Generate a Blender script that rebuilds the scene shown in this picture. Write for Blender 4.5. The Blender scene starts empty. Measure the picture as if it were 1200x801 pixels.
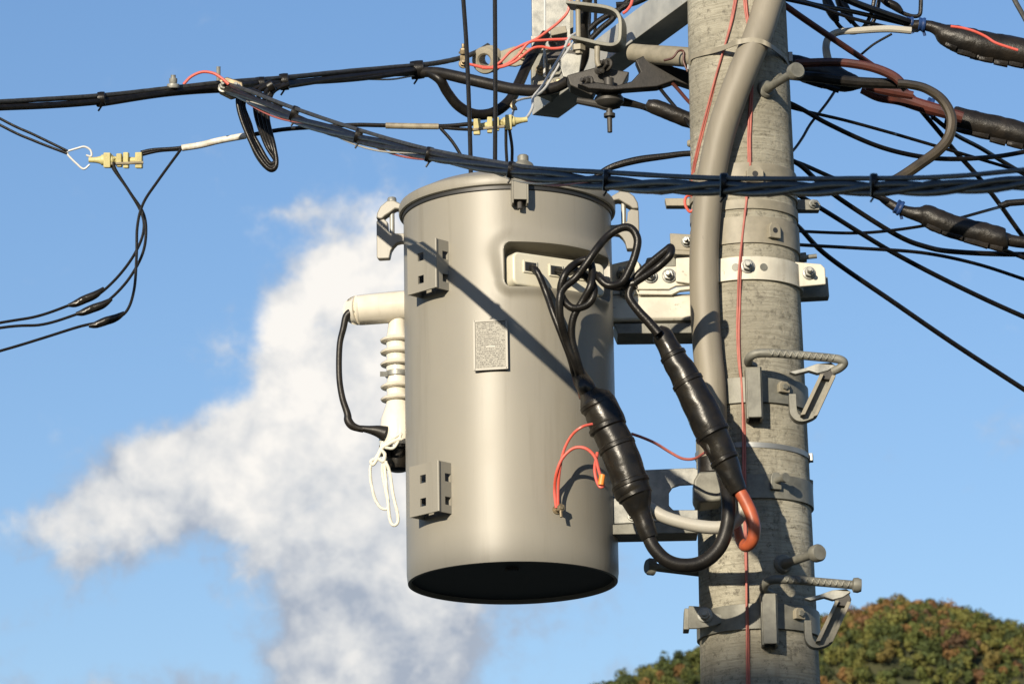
import bpy, bmesh, math, random
import numpy as np
from mathutils import Vector as V, Matrix

random.seed(7)
rng = np.random.default_rng(11)
SC = bpy.context.scene
COL = SC.collection
R = math.radians

# ------------------------------------------------------------------ camera
FPX, CX, CY = 5090.0, 600.0, 400.5
PITCH, ROLL = R(15.0), R(0.9)
CAM = V((0, 0, 1.6))
FW = V((0, math.cos(PITCH), math.sin(PITCH)))
r0 = V((1, 0, 0)); u0 = V((0, -math.sin(PITCH), math.cos(PITCH)))
RT = math.cos(ROLL) * r0 - math.sin(ROLL) * u0
UP = math.sin(ROLL) * r0 + math.cos(ROLL) * u0

def ray(px, py):
    return FW + RT * ((px - CX) / FPX) + UP * ((CY - py) / FPX)
def P(px, py, Y):
    d = ray(px, py)
    return CAM + d * (Y / d.y)
def M(px, Y):                       # metres for a length seen as px pixels at distance Y
    return px * Y / math.cos(PITCH) / FPX

cam_d = bpy.data.cameras.new('camera'); cam = bpy.data.objects.new('camera', cam_d); COL.objects.link(cam)
cam.matrix_world = Matrix(((RT.x, UP.x, -FW.x, CAM.x), (RT.y, UP.y, -FW.y, CAM.y), (RT.z, UP.z, -FW.z, CAM.z), (0, 0, 0, 1)))
cam_d.sensor_width = 36; cam_d.lens = 36 * FPX / 1200
cam_d.clip_start = 0.05; cam_d.clip_end = 20000
cam_d.dof.use_dof = True; cam_d.dof.focus_distance = 9.9; cam_d.dof.aperture_fstop = 20
SC.camera = cam

# ------------------------------------------------------------------ light, sky, cloud
SUN_AZ, SUN_EL = R(23), R(16)
to_sun = V((-math.sin(SUN_AZ) * math.cos(SUN_EL), -math.cos(SUN_AZ) * math.cos(SUN_EL), math.sin(SUN_EL)))
sl = bpy.data.lights.new('sun', 'SUN'); sl.energy = 5.0; sl.angle = R(0.53); sl.color = (1.0, 0.885, 0.70)
so = bpy.data.objects.new('sun', sl); COL.objects.link(so)
so.rotation_euler = (-to_sun).to_track_quat('-Z', 'Y').to_euler(); so.location = (-20, -35, 20)

W = bpy.data.worlds.new('World'); SC.world = W; W.use_nodes = True
nt = W.node_tree; N = nt.nodes; Lk = nt.links; N.clear()
def nd(t, **k):
    n = N.new(t)
    for a, b in k.items(): setattr(n, a, b)
    return n
def mth(op, a, b=None, c=None, clamp=False):
    n = nd('ShaderNodeMath', operation=op); n.use_clamp = clamp
    for i, x in enumerate((a, b, c)):
        if x is None: continue
        if isinstance(x, (int, float)): n.inputs[i].default_value = x
        else: Lk.new(x, n.inputs[i])
    return n.outputs[0]
sky = nd('ShaderNodeTexSky', sky_type='NISHITA'); sky.sun_disc = False
sky.sun_elevation = SUN_EL; sky.sun_rotation = math.atan2(to_sun.x, to_sun.y)
sky.air_density = 1.25; sky.dust_density = 0.3; sky.ozone_density = 2.2; sky.altitude = 0
tc = nd('ShaderNodeTexCoord'); sep = nd('ShaderNodeSeparateXYZ'); Lk.new(tc.outputs['Generated'], sep.inputs[0])
azn = mth('MULTIPLY', mth('ARCTAN2', sep.outputs[0], sep.outputs[1]), 180 / math.pi * math.cos(PITCH))
eln = mth('MULTIPLY', mth('ARCSINE', sep.outputs[2]), 180 / math.pi)
def azel(px, py):
    d = ray(px, py).normalized()
    return math.degrees(math.atan2(d.x, d.y)) * math.cos(PITCH), math.degrees(math.asin(d.z))
cmb = nd('ShaderNodeCombineXYZ'); Lk.new(azn, cmb.inputs[0]); Lk.new(eln, cmb.inputs[1])
DPP = math.degrees(1 / FPX)        # degrees per pixel
def noise(scale, detail, rough, off=0.0, dist=0.0):
    n = nd('ShaderNodeTexNoise'); n.inputs['Scale'].default_value = scale; n.inputs['Detail'].default_value = detail
    n.inputs['Roughness'].default_value = rough; n.inputs['Distortion'].default_value = dist
    a = nd('ShaderNodeVectorMath', operation='ADD'); Lk.new(cmb.outputs[0], a.inputs[0]); a.inputs[1].default_value = (off, off * .7, off * .3)
    Lk.new(a.outputs[0], n.inputs['Vector']); return n.outputs['Fac']
# banks of the cumulus, centre x, y, half width, half height, strength
blobs = [(380, 340, 62, 60, 1.0), (445, 300, 60, 55, .8), (425, 400, 105, 80, 1.15), (365, 450, 72, 70, 1.1), (440, 500, 120, 90, 1.15),
         (285, 530, 90, 52, 1.0), (195, 535, 80, 46, .85), (115, 595, 72, 52, .85), (210, 585, 100, 48, .9), (335, 590, 110, 75, 1.05),
         (85, 650, 45, 38, .6), (420, 660, 105, 90, 1.1), (385, 760, 80, 90, 1.0), (480, 770, 90, 100, .8), (165, 655, 55, 25, .35),
         (560, 640, 130, 140, .42), (700, 690, 60, 60, .5), (258, 408, 12, 22, .28), (330, 250, 50, 12, .38), (400, 240, 55, 28, .5),
         (1190, 500, 50, 30, .42), (740, 775, 60, 40, .38), (150, 815, 280, 36, .62), (480, 250, 60, 40, .4), (270, 455, 50, 22, -.3), (170, 450, 60, 40, -.3), (20, 560, 50, 40, -.2), (25, 615, 60, 30, .3), (60, 720, 90, 30, .28), (520, 780, 70, 80, .3)]
fld = None
for (bx, by, rx, ry, st) in blobs:
    a, e = azel(bx, by)
    dx = mth('MULTIPLY', mth('SUBTRACT', azn, a), 1 / (rx * DPP)); dy = mth('MULTIPLY', mth('SUBTRACT', eln, e), 1 / (ry * DPP))
    q = mth('ADD', mth('MULTIPLY', dx, dx), mth('MULTIPLY', dy, dy))
    g = mth('MULTIPLY', mth('EXPONENT', mth('MULTIPLY', q, -1.0)), st)
    fld = g if fld is None else mth('ADD', fld, g)
fld = mth('MINIMUM', fld, 1.35)
n1 = noise(1.25, 10, 0.58, 3.1, 0.3); n2 = noise(4.2, 7, 0.62, 9.7); n3 = noise(1.3, 7, .55, 21.0, .2)
dens = mth('ADD', fld, mth('MULTIPLY', mth('SUBTRACT', n1, 0.5), 1.6))
dens = mth('ADD', dens, mth('MULTIPLY', mth('SUBTRACT', n2, 0.5), 0.7))
mr = nd('ShaderNodeMapRange', interpolation_type='SMOOTHERSTEP'); Lk.new(dens, mr.inputs[0])
mr.inputs[1].default_value = 0.14; mr.inputs[2].default_value = 1.22; mr.inputs[3].default_value = 0; mr.inputs[4].default_value = 0.97
# thin or low-lying parts of the cloud are grey-blue, the thick crest is creamy
_, e0 = azel(300, 760); _, e1 = azel(300, 420)
hgt = nd('ShaderNodeMapRange'); Lk.new(eln, hgt.inputs[0]); hgt.inputs[1].default_value = e0; hgt.inputs[2].default_value = e1; hgt.inputs[3].default_value = -0.38; hgt.inputs[4].default_value = 0.20
lit = mth('ADD', mth('MULTIPLY', mth('SUBTRACT', n3, .5), 1.9), hgt.outputs[0])
lit = mth('ADD', lit, mth('MULTIPLY', dens, 0.42), clamp=True)
cr = nd('ShaderNodeValToRGB'); Lk.new(lit, cr.inputs[0])
cr.color_ramp.elements[0].position = 0.0; cr.color_ramp.elements[0].color = (0.40, 0.45, 0.54, 1)
cr.color_ramp.elements[1].position = 0.85; cr.color_ramp.elements[1].color = (1.0, 0.96, 0.90, 1)
em = cr.color_ramp.elements.new(0.42); em.color = (0.72, 0.73, 0.74, 1)
hsv = nd('ShaderNodeHueSaturation'); Lk.new(sky.outputs[0], hsv.inputs['Color']); hsv.inputs['Saturation'].default_value = 1.18; hsv.inputs['Value'].default_value = 1.31; hsv.inputs['Hue'].default_value = 0.5
mix = nd('ShaderNodeMix', data_type='RGBA'); Lk.new(mr.outputs[0], mix.inputs[0])
SKY_STR = 0.065
sc_ = nd('ShaderNodeVectorMath', operation='SCALE'); Lk.new(cr.outputs[0], sc_.inputs[0]); sc_.inputs['Scale'].default_value = 0.68 / SKY_STR
tint = nd('ShaderNodeVectorMath', operation='MULTIPLY'); Lk.new(hsv.outputs[0], tint.inputs[0]); tint.inputs[1].default_value = (1.02, .985, 1.17); Lk.new(tint.outputs[0], mix.inputs[6]); Lk.new(sc_.outputs[0], mix.inputs[7])
bg = nd('ShaderNodeBackground'); bg.inputs[1].default_value = SKY_STR; Lk.new(mix.outputs[2], bg.inputs[0])
wo = nd('ShaderNodeOutputWorld'); Lk.new(bg.outputs[0], wo.inputs[0])

SC.view_settings.view_transform = 'Standard'; SC.view_settings.look = 'None'; SC.view_settings.gamma = 1
SC.view_settings.exposure = 0.55
SC.view_settings.use_curve_mapping = False
SC.cycles.use_denoising = True
SC.cycles.max_bounces = 6

# ------------------------------------------------------------------ materials
def mat(name, col, rough=0.5, metal=0.0, spec=0.5, noise_s=None, noise_amt=0.0, col2=None, bump=0.0, bump_s=200, stretch=(1, 1, 1), coat=0.0, rough_var=0.0, dirt=None, runs=None):
    m = bpy.data.materials.new(name); m.use_nodes = True
    t = m.node_tree; b = t.nodes['Principled BSDF']
    b.inputs['Base Color'].default_value = (*col, 1); b.inputs['Roughness'].default_value = rough
    b.inputs['Metallic'].default_value = metal; b.inputs['Specular IOR Level'].default_value = spec
    b.inputs['Coat Weight'].default_value = coat; b.inputs['Coat Roughness'].default_value = 0.15
    g = t.nodes.new('ShaderNodeNewGeometry'); mp = t.nodes.new('ShaderNodeMapping'); mp.inputs['Scale'].default_value = stretch
    t.links.new(g.outputs['Position'], mp.inputs['Vector'])
    def nz(s, d=5, r=.6):
        n = t.nodes.new('ShaderNodeTexNoise'); n.inputs['Scale'].default_value = s; n.inputs['Detail'].default_value = d; n.inputs['Roughness'].default_value = r
        t.links.new(mp.outputs[0], n.inputs['Vector']); return n.outputs['Fac']
    if noise_s:
        f = nz(noise_s)
        rp = t.nodes.new('ShaderNodeValToRGB'); t.links.new(f, rp.inputs[0])
        c2 = col2 or tuple(c * (1 - noise_amt) for c in col)
        rp.color_ramp.elements[0].position = 0.35; rp.color_ramp.elements[0].color = (*c2, 1)
        rp.color_ramp.elements[1].position = 0.62; rp.color_ramp.elements[1].color = (*col, 1)
        out = rp.outputs[0]
        if dirt:
            f2 = nz(dirt[0], 8, .7); r2 = t.nodes.new('ShaderNodeValToRGB'); t.links.new(f2, r2.inputs[0])
            r2.color_ramp.elements[0].position = dirt[1]; r2.color_ramp.elements[1].position = dirt[1] + .06
            mx = t.nodes.new('ShaderNodeMix'); mx.data_type = 'RGBA'; t.links.new(r2.outputs[0], mx.inputs[0])
            t.links.new(out, mx.inputs[6]); mx.inputs[7].default_value = (*dirt[2], 1); out = mx.outputs[2]
        if runs:                                       # faint rain runs down the surface
            m2 = t.nodes.new('ShaderNodeMapping'); m2.inputs['Scale'].default_value = (1, 1, .05); t.links.new(g.outputs['Position'], m2.inputs['Vector'])
            n2 = t.nodes.new('ShaderNodeTexNoise'); n2.inputs['Scale'].default_value = runs[0]; n2.inputs['Detail'].default_value = 6; n2.inputs['Roughness'].default_value = .7; t.links.new(m2.outputs[0], n2.inputs['Vector'])
            r3 = t.nodes.new('ShaderNodeMapRange'); t.links.new(n2.outputs['Fac'], r3.inputs[0]); r3.inputs[1].default_value = .52; r3.inputs[2].default_value = .78; r3.inputs[3].default_value = 0; r3.inputs[4].default_value = runs[1]
            mx = t.nodes.new('ShaderNodeMix'); mx.data_type = 'RGBA'; t.links.new(r3.outputs[0], mx.inputs[0]); t.links.new(out, mx.inputs[6]); mx.inputs[7].default_value = (*runs[2], 1); out = mx.outputs[2]
        t.links.new(out, b.inputs['Base Color'])
        if rough_var:
            ma = t.nodes.new('ShaderNodeMath'); ma.operation = 'MULTIPLY_ADD'; t.links.new(f, ma.inputs[0]); ma.inputs[1].default_value = rough_var; ma.inputs[2].default_value = rough - rough_var / 2
            t.links.new(ma.outputs[0], b.inputs['Roughness'])
    if bump:
        bn = t.nodes.new('ShaderNodeBump'); bn.inputs['Strength'].default_value = bump; bn.inputs['Distance'].default_value = 0.002
        t.links.new(nz(bump_s, 6, .65), bn.inputs['Height']); t.links.new(bn.outputs[0], b.inputs['Normal'])
    return m

PAINT = mat('grey_beige_paint', (0.230, 0.215, 0.178), 0.44, spec=0.42, runs=(24, .6, (.15, .135, .105)), noise_s=3, col2=(0.210, 0.198, 0.168), bump=0.05, bump_s=420, rough_var=.10, coat=.0, dirt=(26, .72, (.16, .14, .105)))
DK_SHADE_PRINT = mat('underside_shade_and_print', (0.05, 0.045, 0.04), 0.6)  # tank bottom's shade put into the colour; print and front clamp bolt share it
CREAM = mat('cream_block_paint', (0.56, 0.53, 0.42), 0.4, noise_s=9, col2=(0.51, 0.475, 0.37), bump=.05, dirt=(60, .68, (.28, .24, .17)))
PORC = mat('porcelain_glaze', (0.66, 0.62, 0.53), 0.22, runs=(60, .4, (.42, .37, .28)), noise_s=20, col2=(.60, .56, .47), coat=.4)
WPAINT = mat('white_paint', (0.54, 0.515, 0.43), 0.55, runs=(30, .7, (.28, .25, .19)), noise_s=14, col2=(0.42, 0.395, 0.33), bump=.15, bump_s=150, dirt=(48, .62, (.24, .20, .15)))
GALV = mat('galvanised_steel', (0.30, 0.30, 0.275), 0.45, metal=0.3, noise_s=28, col2=(0.165, 0.168, 0.158), bump=.12, bump_s=220, rough_var=.3, dirt=(45, .66, (.26, .22, .16)))
GALVD = mat('dull_grey_steel', (0.185, 0.182, 0.155), 0.55, metal=0.2, noise_s=30, col2=(0.115, 0.113, 0.095), bump=.2, bump_s=300, rough_var=.2, dirt=(60, .69, (.17, .115, .07)))
STAINL = mat('stainless_strap', (0.26, 0.27, 0.27), 0.45, metal=0.5, noise_s=15, noise_amt=.25)
BAND = mat('tan_painted_band', (0.25, 0.225, 0.170), 0.55, noise_s=30, col2=(0.19, 0.172, 0.128), bump=.15, bump_s=200, dirt=(60, .68, (.18, .16, .12)))
RUB = mat('black_rubber', (0.006, 0.0055, 0.005), 0.33, spec=.25, noise_s=60, col2=(0.012, 0.0105, 0.009), bump=.25, bump_s=240, rough_var=.2)
RUBM = mat('weathered_sheath_and_shade', (0.009, 0.0082, 0.0075), 0.42, spec=.25, noise_s=50, col2=(0.019, 0.0165, 0.014), bump=.2, bump_s=200, rough_var=.2)
TAPE = mat('black_tape', (0.007, 0.0065, 0.006), 0.30, spec=.3, noise_s=30, col2=(0.016, 0.0135, 0.010), bump=.35, bump_s=60, rough_var=.35, coat=.0)
TAPED = mat('weathered_tape', (0.008, 0.0072, 0.0065), 0.40, spec=.35, noise_s=24, col2=(0.018, 0.0145, 0.011), bump=.7, bump_s=90, rough_var=.2)
STRAND = mat('steel_strand', (0.060, 0.060, 0.056), 0.5, metal=.3, noise_s=80, col2=(.03, .03, .028))
GCOND = mat('grey_conduit_plastic', (0.215, 0.192, 0.148), 0.58, runs=(40, .6, (.13, .115, .085)), noise_s=7, col2=(0.17, 0.152, 0.116), bump=.05, bump_s=200, stretch=(1, 1, .3), dirt=(30, .70, (.14, .12, .09)))
RED = mat('red_wire_sheath', (0.50, 0.075, 0.045), 0.4, noise_s=30, col2=(.52, .10, .08))
PINK = mat('faded_red_sheath', (0.36, 0.10, 0.075), 0.5, noise_s=30, col2=(.27, .07, .055))
ORNG = mat('orange_sheath', (0.38, 0.085, 0.032), 0.42, noise_s=30, col2=(.28, .065, .03), bump=.1, bump_s=150)
BROWN = mat('brown_red_sheath', (0.085, 0.022, 0.014), 0.45, noise_s=20, col2=(0.045, 0.015, 0.011), bump=.15)
LGREY = mat('pale_grey_sheath', (0.36, 0.345, 0.30), 0.45, noise_s=40, col2=(.36, .34, .29), bump=.2, bump_s=120)
WHITE = mat('white_sleeve', (0.66, 0.64, 0.58), 0.5, noise_s=60, col2=(.42, .38, .31))
TANS = mat('tan_sleeve', (0.27, 0.235, 0.16), 0.5, noise_s=60, col2=(.18, .15, .105))
YEL = mat('pale_yellow_plastic', (0.48, 0.43, 0.20), 0.5, noise_s=30, col2=(.38, .33, .15), bump=.2)
BLUET = mat('blue_tape', (0.015, 0.045, 0.15), 0.4, noise_s=60, col2=(.01, .03, .1))
ROPE = mat('nylon_rope', (0.62, 0.60, 0.52), 0.8, bump=.6, bump_s=500)
ALU = mat('aluminium_wire', (0.50, 0.50, 0.48), 0.45, metal=.15)
BRASS = mat('weathered_bronze', (0.30, 0.24, 0.15), 0.5, metal=.6, noise_s=80, noise_amt=.5)
DKMET_SHADE = mat('dark_iron_and_shade', (0.045, 0.042, 0.038), 0.55, metal=.2, noise_s=30, col2=(0.03, 0.027, 0.023), bump=.2)  # dark tone stands in for shade below the cross arm; also the step clevis
BLK = mat('socket_and_shade_black', (0.02, 0.02, 0.02), 0.5)
YTAG = mat('yellow_tag', (0.72, 0.22, 0.03), 0.5)

def concrete():
    m = bpy.data.materials.new('weathered_concrete'); m.use_nodes = True
    t = m.node_tree; b = t.nodes['Principled BSDF']; b.inputs['Roughness'].default_value = 0.85; b.inputs['Specular IOR Level'].default_value = .25
    g = t.nodes.new('ShaderNodeNewGeometry')
    def nz(s, st, d=6, r=.65, dist=0):
        mp = t.nodes.new('ShaderNodeMapping'); mp.inputs['Scale'].default_value = st; t.links.new(g.outputs['Position'], mp.inputs['Vector'])
        n = t.nodes.new('ShaderNodeTexNoise'); n.inputs['Scale'].default_value = s; n.inputs['Detail'].default_value = d; n.inputs['Roughness'].default_value = r; n.inputs['Distortion'].default_value = dist
        t.links.new(mp.outputs[0], n.inputs['Vector']); return n.outputs['Fac']
    def mixc(f, a, bb):
        mx = t.nodes.new('ShaderNodeMix'); mx.data_type = 'RGBA'; t.links.new(f, mx.inputs[0])
        for i, x in ((6, a), (7, bb)):
            if isinstance(x, tuple): mx.inputs[i].default_value = (*x, 1)
            else: t.links.new(x, mx.inputs[i])
        return mx.outputs[2]
    def ramp(f, p0, p1, v0=0, v1=1):
        r = t.nodes.new('ShaderNodeMapRange'); r.clamp = True; t.links.new(f, r.inputs[0])
        r.inputs[1].default_value = p0; r.inputs[2].default_value = p1; r.inputs[3].default_value = v0; r.inputs[4].default_value = v1; return r.outputs[0]
    streak = nz(10, (1, 1, 15), 5, .6, .0)       # fine level lines left by the mould
    fine = nz(52, (1, 1, 1.0), 7, .82)
    blot = nz(4.5, (1, 1, .8), 6, .6, .3)
    vert = nz(26, (1, 1, .06), 5, .6)
    c = mixc(ramp(blot, .38, .62), (0.27, 0.252, 0.198), (0.43, 0.405, 0.325))
    c = mixc(ramp(streak, .48, .64, 0, .6), c, (0.21, 0.195, 0.15))
    c = mixc(ramp(fine, .53, .62, 0, .9), c, (0.15, 0.138, 0.108))
    c = mixc(ramp(vert, .56, .70, 0, .6), c, (0.20, 0.185, 0.145))
    stain = nz(8, (1, 1, .10), 5, .55)
    c = mixc(ramp(stain, .50, .68, 0, .5), c, (0.165, 0.150, 0.118))
    t.links.new(c, b.inputs['Base Color'])
    ad = t.nodes.new('ShaderNodeMath'); ad.operation = 'ADD'; t.links.new(streak, ad.inputs[0]); t.links.new(fine, ad.inputs[1])
    bn = t.nodes.new('ShaderNodeBump'); bn.inputs['Strength'].default_value = 1.0; bn.inputs['Distance'].default_value = .006; bn.invert = True
    t.links.new(ad.outputs[0], bn.inputs['Height']); t.links.new(bn.outputs[0], b.inputs['Normal'])
    return m
CONC = concrete()

# ------------------------------------------------------------------ mesh helper
class MB:
    def __init__(s): s.v = []; s.f = []
    def add(s, vs, fs):
        o = len(s.v); s.v += [tuple(x) for x in vs]; s.f += [tuple(i + o for i in f) for f in fs]; return s
    def box(s, c, ax, h):            # centre, three unit axes, half sizes
        c = V(c); a, b, d = [V(ax[i]).normalized() * h[i] for i in range(3)]
        vs = [c + a * i + b * j + d * k for k in (-1, 1) for j in (-1, 1) for i in (-1, 1)]
        return s.add(vs, [(0, 2, 3, 1), (4, 5, 7, 6), (0, 1, 5, 4), (2, 6, 7, 3), (0, 4, 6, 2), (1, 3, 7, 5)])
    def prism(s, pts, ext):          # closed outline pushed along ext
        n = len(pts); e = V(ext); vs = [V(p) for p in pts] + [V(p) + e for p in pts]
        fs = [tuple(range(n - 1, -1, -1)), tuple(range(n, 2 * n))] + [(i, (i + 1) % n, (i + 1) % n + n, i + n) for i in range(n)]
        return s.add(vs, fs)
    def lathe(s, o, d, prof, seg=32, a0=0, a1=2 * math.pi, ref=None, closed=False):
        o = V(o); d = V(d).normalized(); x = d.orthogonal().normalized() if ref is None else (V(ref) - d * V(ref).dot(d)).normalized(); y = d.cross(x)
        full = abs(a1 - a0 - 2 * math.pi) < 1e-6; ns = seg if full else seg + 1; vs = []
        for r_, h in prof:
            for i in range(ns):
                a = a0 + (a1 - a0) * i / seg
                vs.append(o + d * h + (x * math.cos(a) + y * math.sin(a)) * max(r_, 1e-5))
        m = len(prof); fs = []
        for j in range(m if closed else m - 1):
            k = (j + 1) % m
            for i in range(ns if full else ns - 1):
                i2 = (i + 1) % ns
                fs.append((j * ns + i, j * ns + i2, k * ns + i2, k * ns + i))
        if not closed:
            if full: fs += [tuple(range(ns - 1, -1, -1)), tuple(range((m - 1) * ns, m * ns))]
        elif not full:
            fs += [tuple(j * ns for j in range(m)), tuple(j * ns + ns - 1 for j in range(m - 1, -1, -1))]
        return s.add(vs, fs)
    def tube(s, pts, rad, seg=10, strands=0, twist=0, flat=None, bumpy=0.0, step=None):
        pts = [V(p) for p in pts]; n = len(pts); rad = rad if hasattr(rad, '__len__') else [rad] * n
        tang = [(pts[min(i + 1, n - 1)] - pts[max(i - 1, 0)]).normalized() for i in range(n)]
        x = tang[0].orthogonal().normalized(); vs = []; L = 0
        if flat: x = (V(flat) - tang[0] * V(flat).dot(tang[0])).normalized()
        for i in range(n):
            if flat: x = (V(flat) - tang[i] * V(flat).dot(tang[i])).normalized()
            else: x = (x - tang[i] * x.dot(tang[i])).normalized()
            y = tang[i].cross(x)
            if i: L += (pts[i] - pts[i - 1]).length
            for k in range(seg):
                a = 2 * math.pi * k / seg; rr = rad[i]
                if strands: rr *= 1 + .16 * (abs(math.cos(strands / 2 * a + twist * L)) - .6)
                if bumpy: rr *= 1 + bumpy * math.sin(3 * a + 41 * L) * math.sin(87 * L + 2 * a) + random.uniform(-bumpy, bumpy) * .35
                vs.append(pts[i] + (x * math.cos(a) + y * math.sin(a)) * rr)
        fs = [(i * seg + k, i * seg + (k + 1) % seg, (i + 1) * seg + (k + 1) % seg, (i + 1) * seg + k) for i in range(n - 1) for k in range(seg)]
        fs += [tuple(range(seg - 1, -1, -1)), tuple(range((n - 1) * seg, n * seg))]
        return s.add(vs, fs)
    def strip(s, pts, wdir, w, t):   # flat bar: path, width direction, width, thickness
        pts = [V(p) for p in pts]; n = len(pts); wd = V(wdir).normalized(); vs = []
        for i in range(n):
            tg = (pts[min(i + 1, n - 1)] - pts[max(i - 1, 0)]).normalized(); nn = tg.cross(wd).normalized()
            for a, b in ((-1, -1), (1, -1), (1, 1), (-1, 1)):
                vs.append(pts[i] + wd * (a * w / 2) + nn * (b * t / 2))
        fs = [(i * 4 + k, i * 4 + (k + 1) % 4, (i + 1) * 4 + (k + 1) % 4, (i + 1) * 4 + k) for i in range(n - 1) for k in range(4)]
        fs += [(3, 2, 1, 0), tuple(range((n - 1) * 4, n * 4))]
        return s.add(vs, fs)
    def plate(s, o, u, v, Wd, H, T, holes=()):   # plate with real square holes: corner o, unit u, v; thickness along -u x v
        u = V(u).normalized(); v = V(v).normalized(); nn = -u.cross(v).normalized(); o = V(o)
        xs = sorted({0, Wd, *[h[0] for h in holes], *[h[2] for h in holes]}); ys = sorted({0, H, *[h[1] for h in holes], *[h[3] for h in holes]})
        def hole(i, j):
            if i < 0 or j < 0 or i >= len(xs) - 1 or j >= len(ys) - 1: return True
            mx, my = (xs[i] + xs[i + 1]) / 2, (ys[j] + ys[j + 1]) / 2
            return any(h[0] < mx < h[2] and h[1] < my < h[3] for h in holes)
        nx = len(xs); vs = [o + u * a + v * b + nn * (T * k) for k in (0, 1) for b in ys for a in xs]; K = nx * len(ys); fs = []
        for j in range(len(ys) - 1):
            for i in range(nx - 1):
                if hole(i, j): continue
                a, b, c, d = j * nx + i, j * nx + i + 1, (j + 1) * nx + i + 1, (j + 1) * nx + i
                fs += [(a, b, c, d), (a + K, d + K, c + K, b + K)]
                if hole(i, j - 1): fs.append((a, a + K, b + K, b))
                if hole(i, j + 1): fs.append((c, c + K, d + K, d))
                if hole(i - 1, j): fs.append((d, d + K, a + K, a))
                if hole(i + 1, j): fs.append((b, b + K, c + K, c))
        return s.add(vs, fs)
    def hexbolt(s, p, d, r=.011, h=.009, washer=True, stub=0.012):
        p = V(p); d = V(d).normalized()
        if washer: s.lathe(p - d * .002, d, [(r * 1.35, 0), (r * 1.35, .0045), (r * 1.2, .0055)], 20)
        b = .0035 if washer else -.002
        s.lathe(p, d, [(r * .98, b), (r, b + .001), (r, b + h - .002), (r * .86, b + h)], 6)
        if stub: s.lathe(p, d, [(r * .5, b + h - .003), (r * .5, b + h + stub - .0015), (r * .4, b + h + stub)], 12)
        return s

WL = {}
def tag(o, label=None, cat=None, group=None, kind=None):
    if label: o['label'] = label
    if cat: o['category'] = cat
    if group: o['group'] = group
    if kind: o['kind'] = kind
def build(name, mb, m, parent=None, bevel=0, smooth=35, label=None):
    me = bpy.data.meshes.new(name)
    A = np.array(mb.v, dtype=float); c = V(((A.min(0) + A.max(0)) / 2).tolist())
    me.from_pydata([tuple(x) for x in (A - np.array(c))], [], mb.f); me.update()
    bm = bmesh.new(); bm.from_mesh(me); bmesh.ops.recalc_face_normals(bm, faces=bm.faces); bm.to_mesh(me); bm.free()
    if smooth:
        me.shade_smooth(); me.set_sharp_from_angle(angle=R(smooth))
    me.materials.append(m)
    o = bpy.data.objects.new(name, me); COL.objects.link(o)
    if parent is not None:
        o.parent = parent; o.location = c - WL[parent.name]
    else: o.location = c
    WL[o.name] = c
    if bevel:
        b = o.modifiers.new('b', 'BEVEL'); b.width = bevel; b.segments = 2; b.limit_method = 'ANGLE'; b.angle_limit = R(40); b.harden_normals = True
    if label: o['label'] = label
    return o
def thing(name, loc, label, cat, group=None):
    o = bpy.data.objects.new(name, None); COL.objects.link(o); o.location = loc; o.empty_display_size = .1
    WL[o.name] = V(loc); tag(o, label, cat, group); return o
def solo(name, mb, m, label, cat, group=None, bevel=0, smooth=35):
    o = build(name, mb, m, None, bevel, smooth); tag(o, label, cat, group); return o
def copy_tree(o, dv, label=None, parent=None):
    c = o.copy(); COL.objects.link(c)
    if parent is None:
        c.location = o.location + V(dv)
        if label: c['label'] = label
    else: c.parent = parent
    for ch in list(o.children): copy_tree(ch, dv, None, c)
    return c

def cat_rom(cp, n=8):
    """smooth curve through control points (position + radius as 4-vectors)"""
    cp = [np.array(c, float) for c in cp]; out = []
    q = [2 * cp[0] - cp[1]] + cp + [2 * cp[-1] - cp[-2]]
    for i in range(1, len(q) - 2):
        for k in range(n):
            t = k / n
            out.append(.5 * ((2 * q[i]) + (-q[i - 1] + q[i + 1]) * t + (2 * q[i - 1] - 5 * q[i] + 4 * q[i + 1] - q[i + 2]) * t * t + (-q[i - 1] + 3 * q[i] - 3 * q[i + 1] + q[i + 2]) * t ** 3))
    out.append(cp[-1]); return out
def path(pts, Y, r, n=8):
    """pts: (px, py[, Y[, r]]) in photograph pixels and metres of distance"""
    cp = []; m = len(pts)
    for i, p in enumerate(pts):
        y = p[2] if len(p) > 2 and p[2] is not None else (Y[0] + (Y[1] - Y[0]) * i / (m - 1) if isinstance(Y, tuple) else Y)
        rr = p[3] if len(p) > 3 else r
        q = P(p[0], p[1], y); cp.append((*q, M(rr, y)))
    c = cat_rom(cp, n)
    return [V(x[:3].tolist()) for x in c], [max(float(x[3]), 5e-4) for x in c]
def cable(pts, Y, r, n=8, seg=10, mb=None, **k):
    mb = mb or MB(); a, b = path(pts, Y, r, n); mb.tube(a, b, seg, **k); return mb
def sleeve(pts, Y, n=14, seg=20, bumpy=.03):
    return cable(pts, Y, 5, n, seg, bumpy=bumpy)

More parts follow.
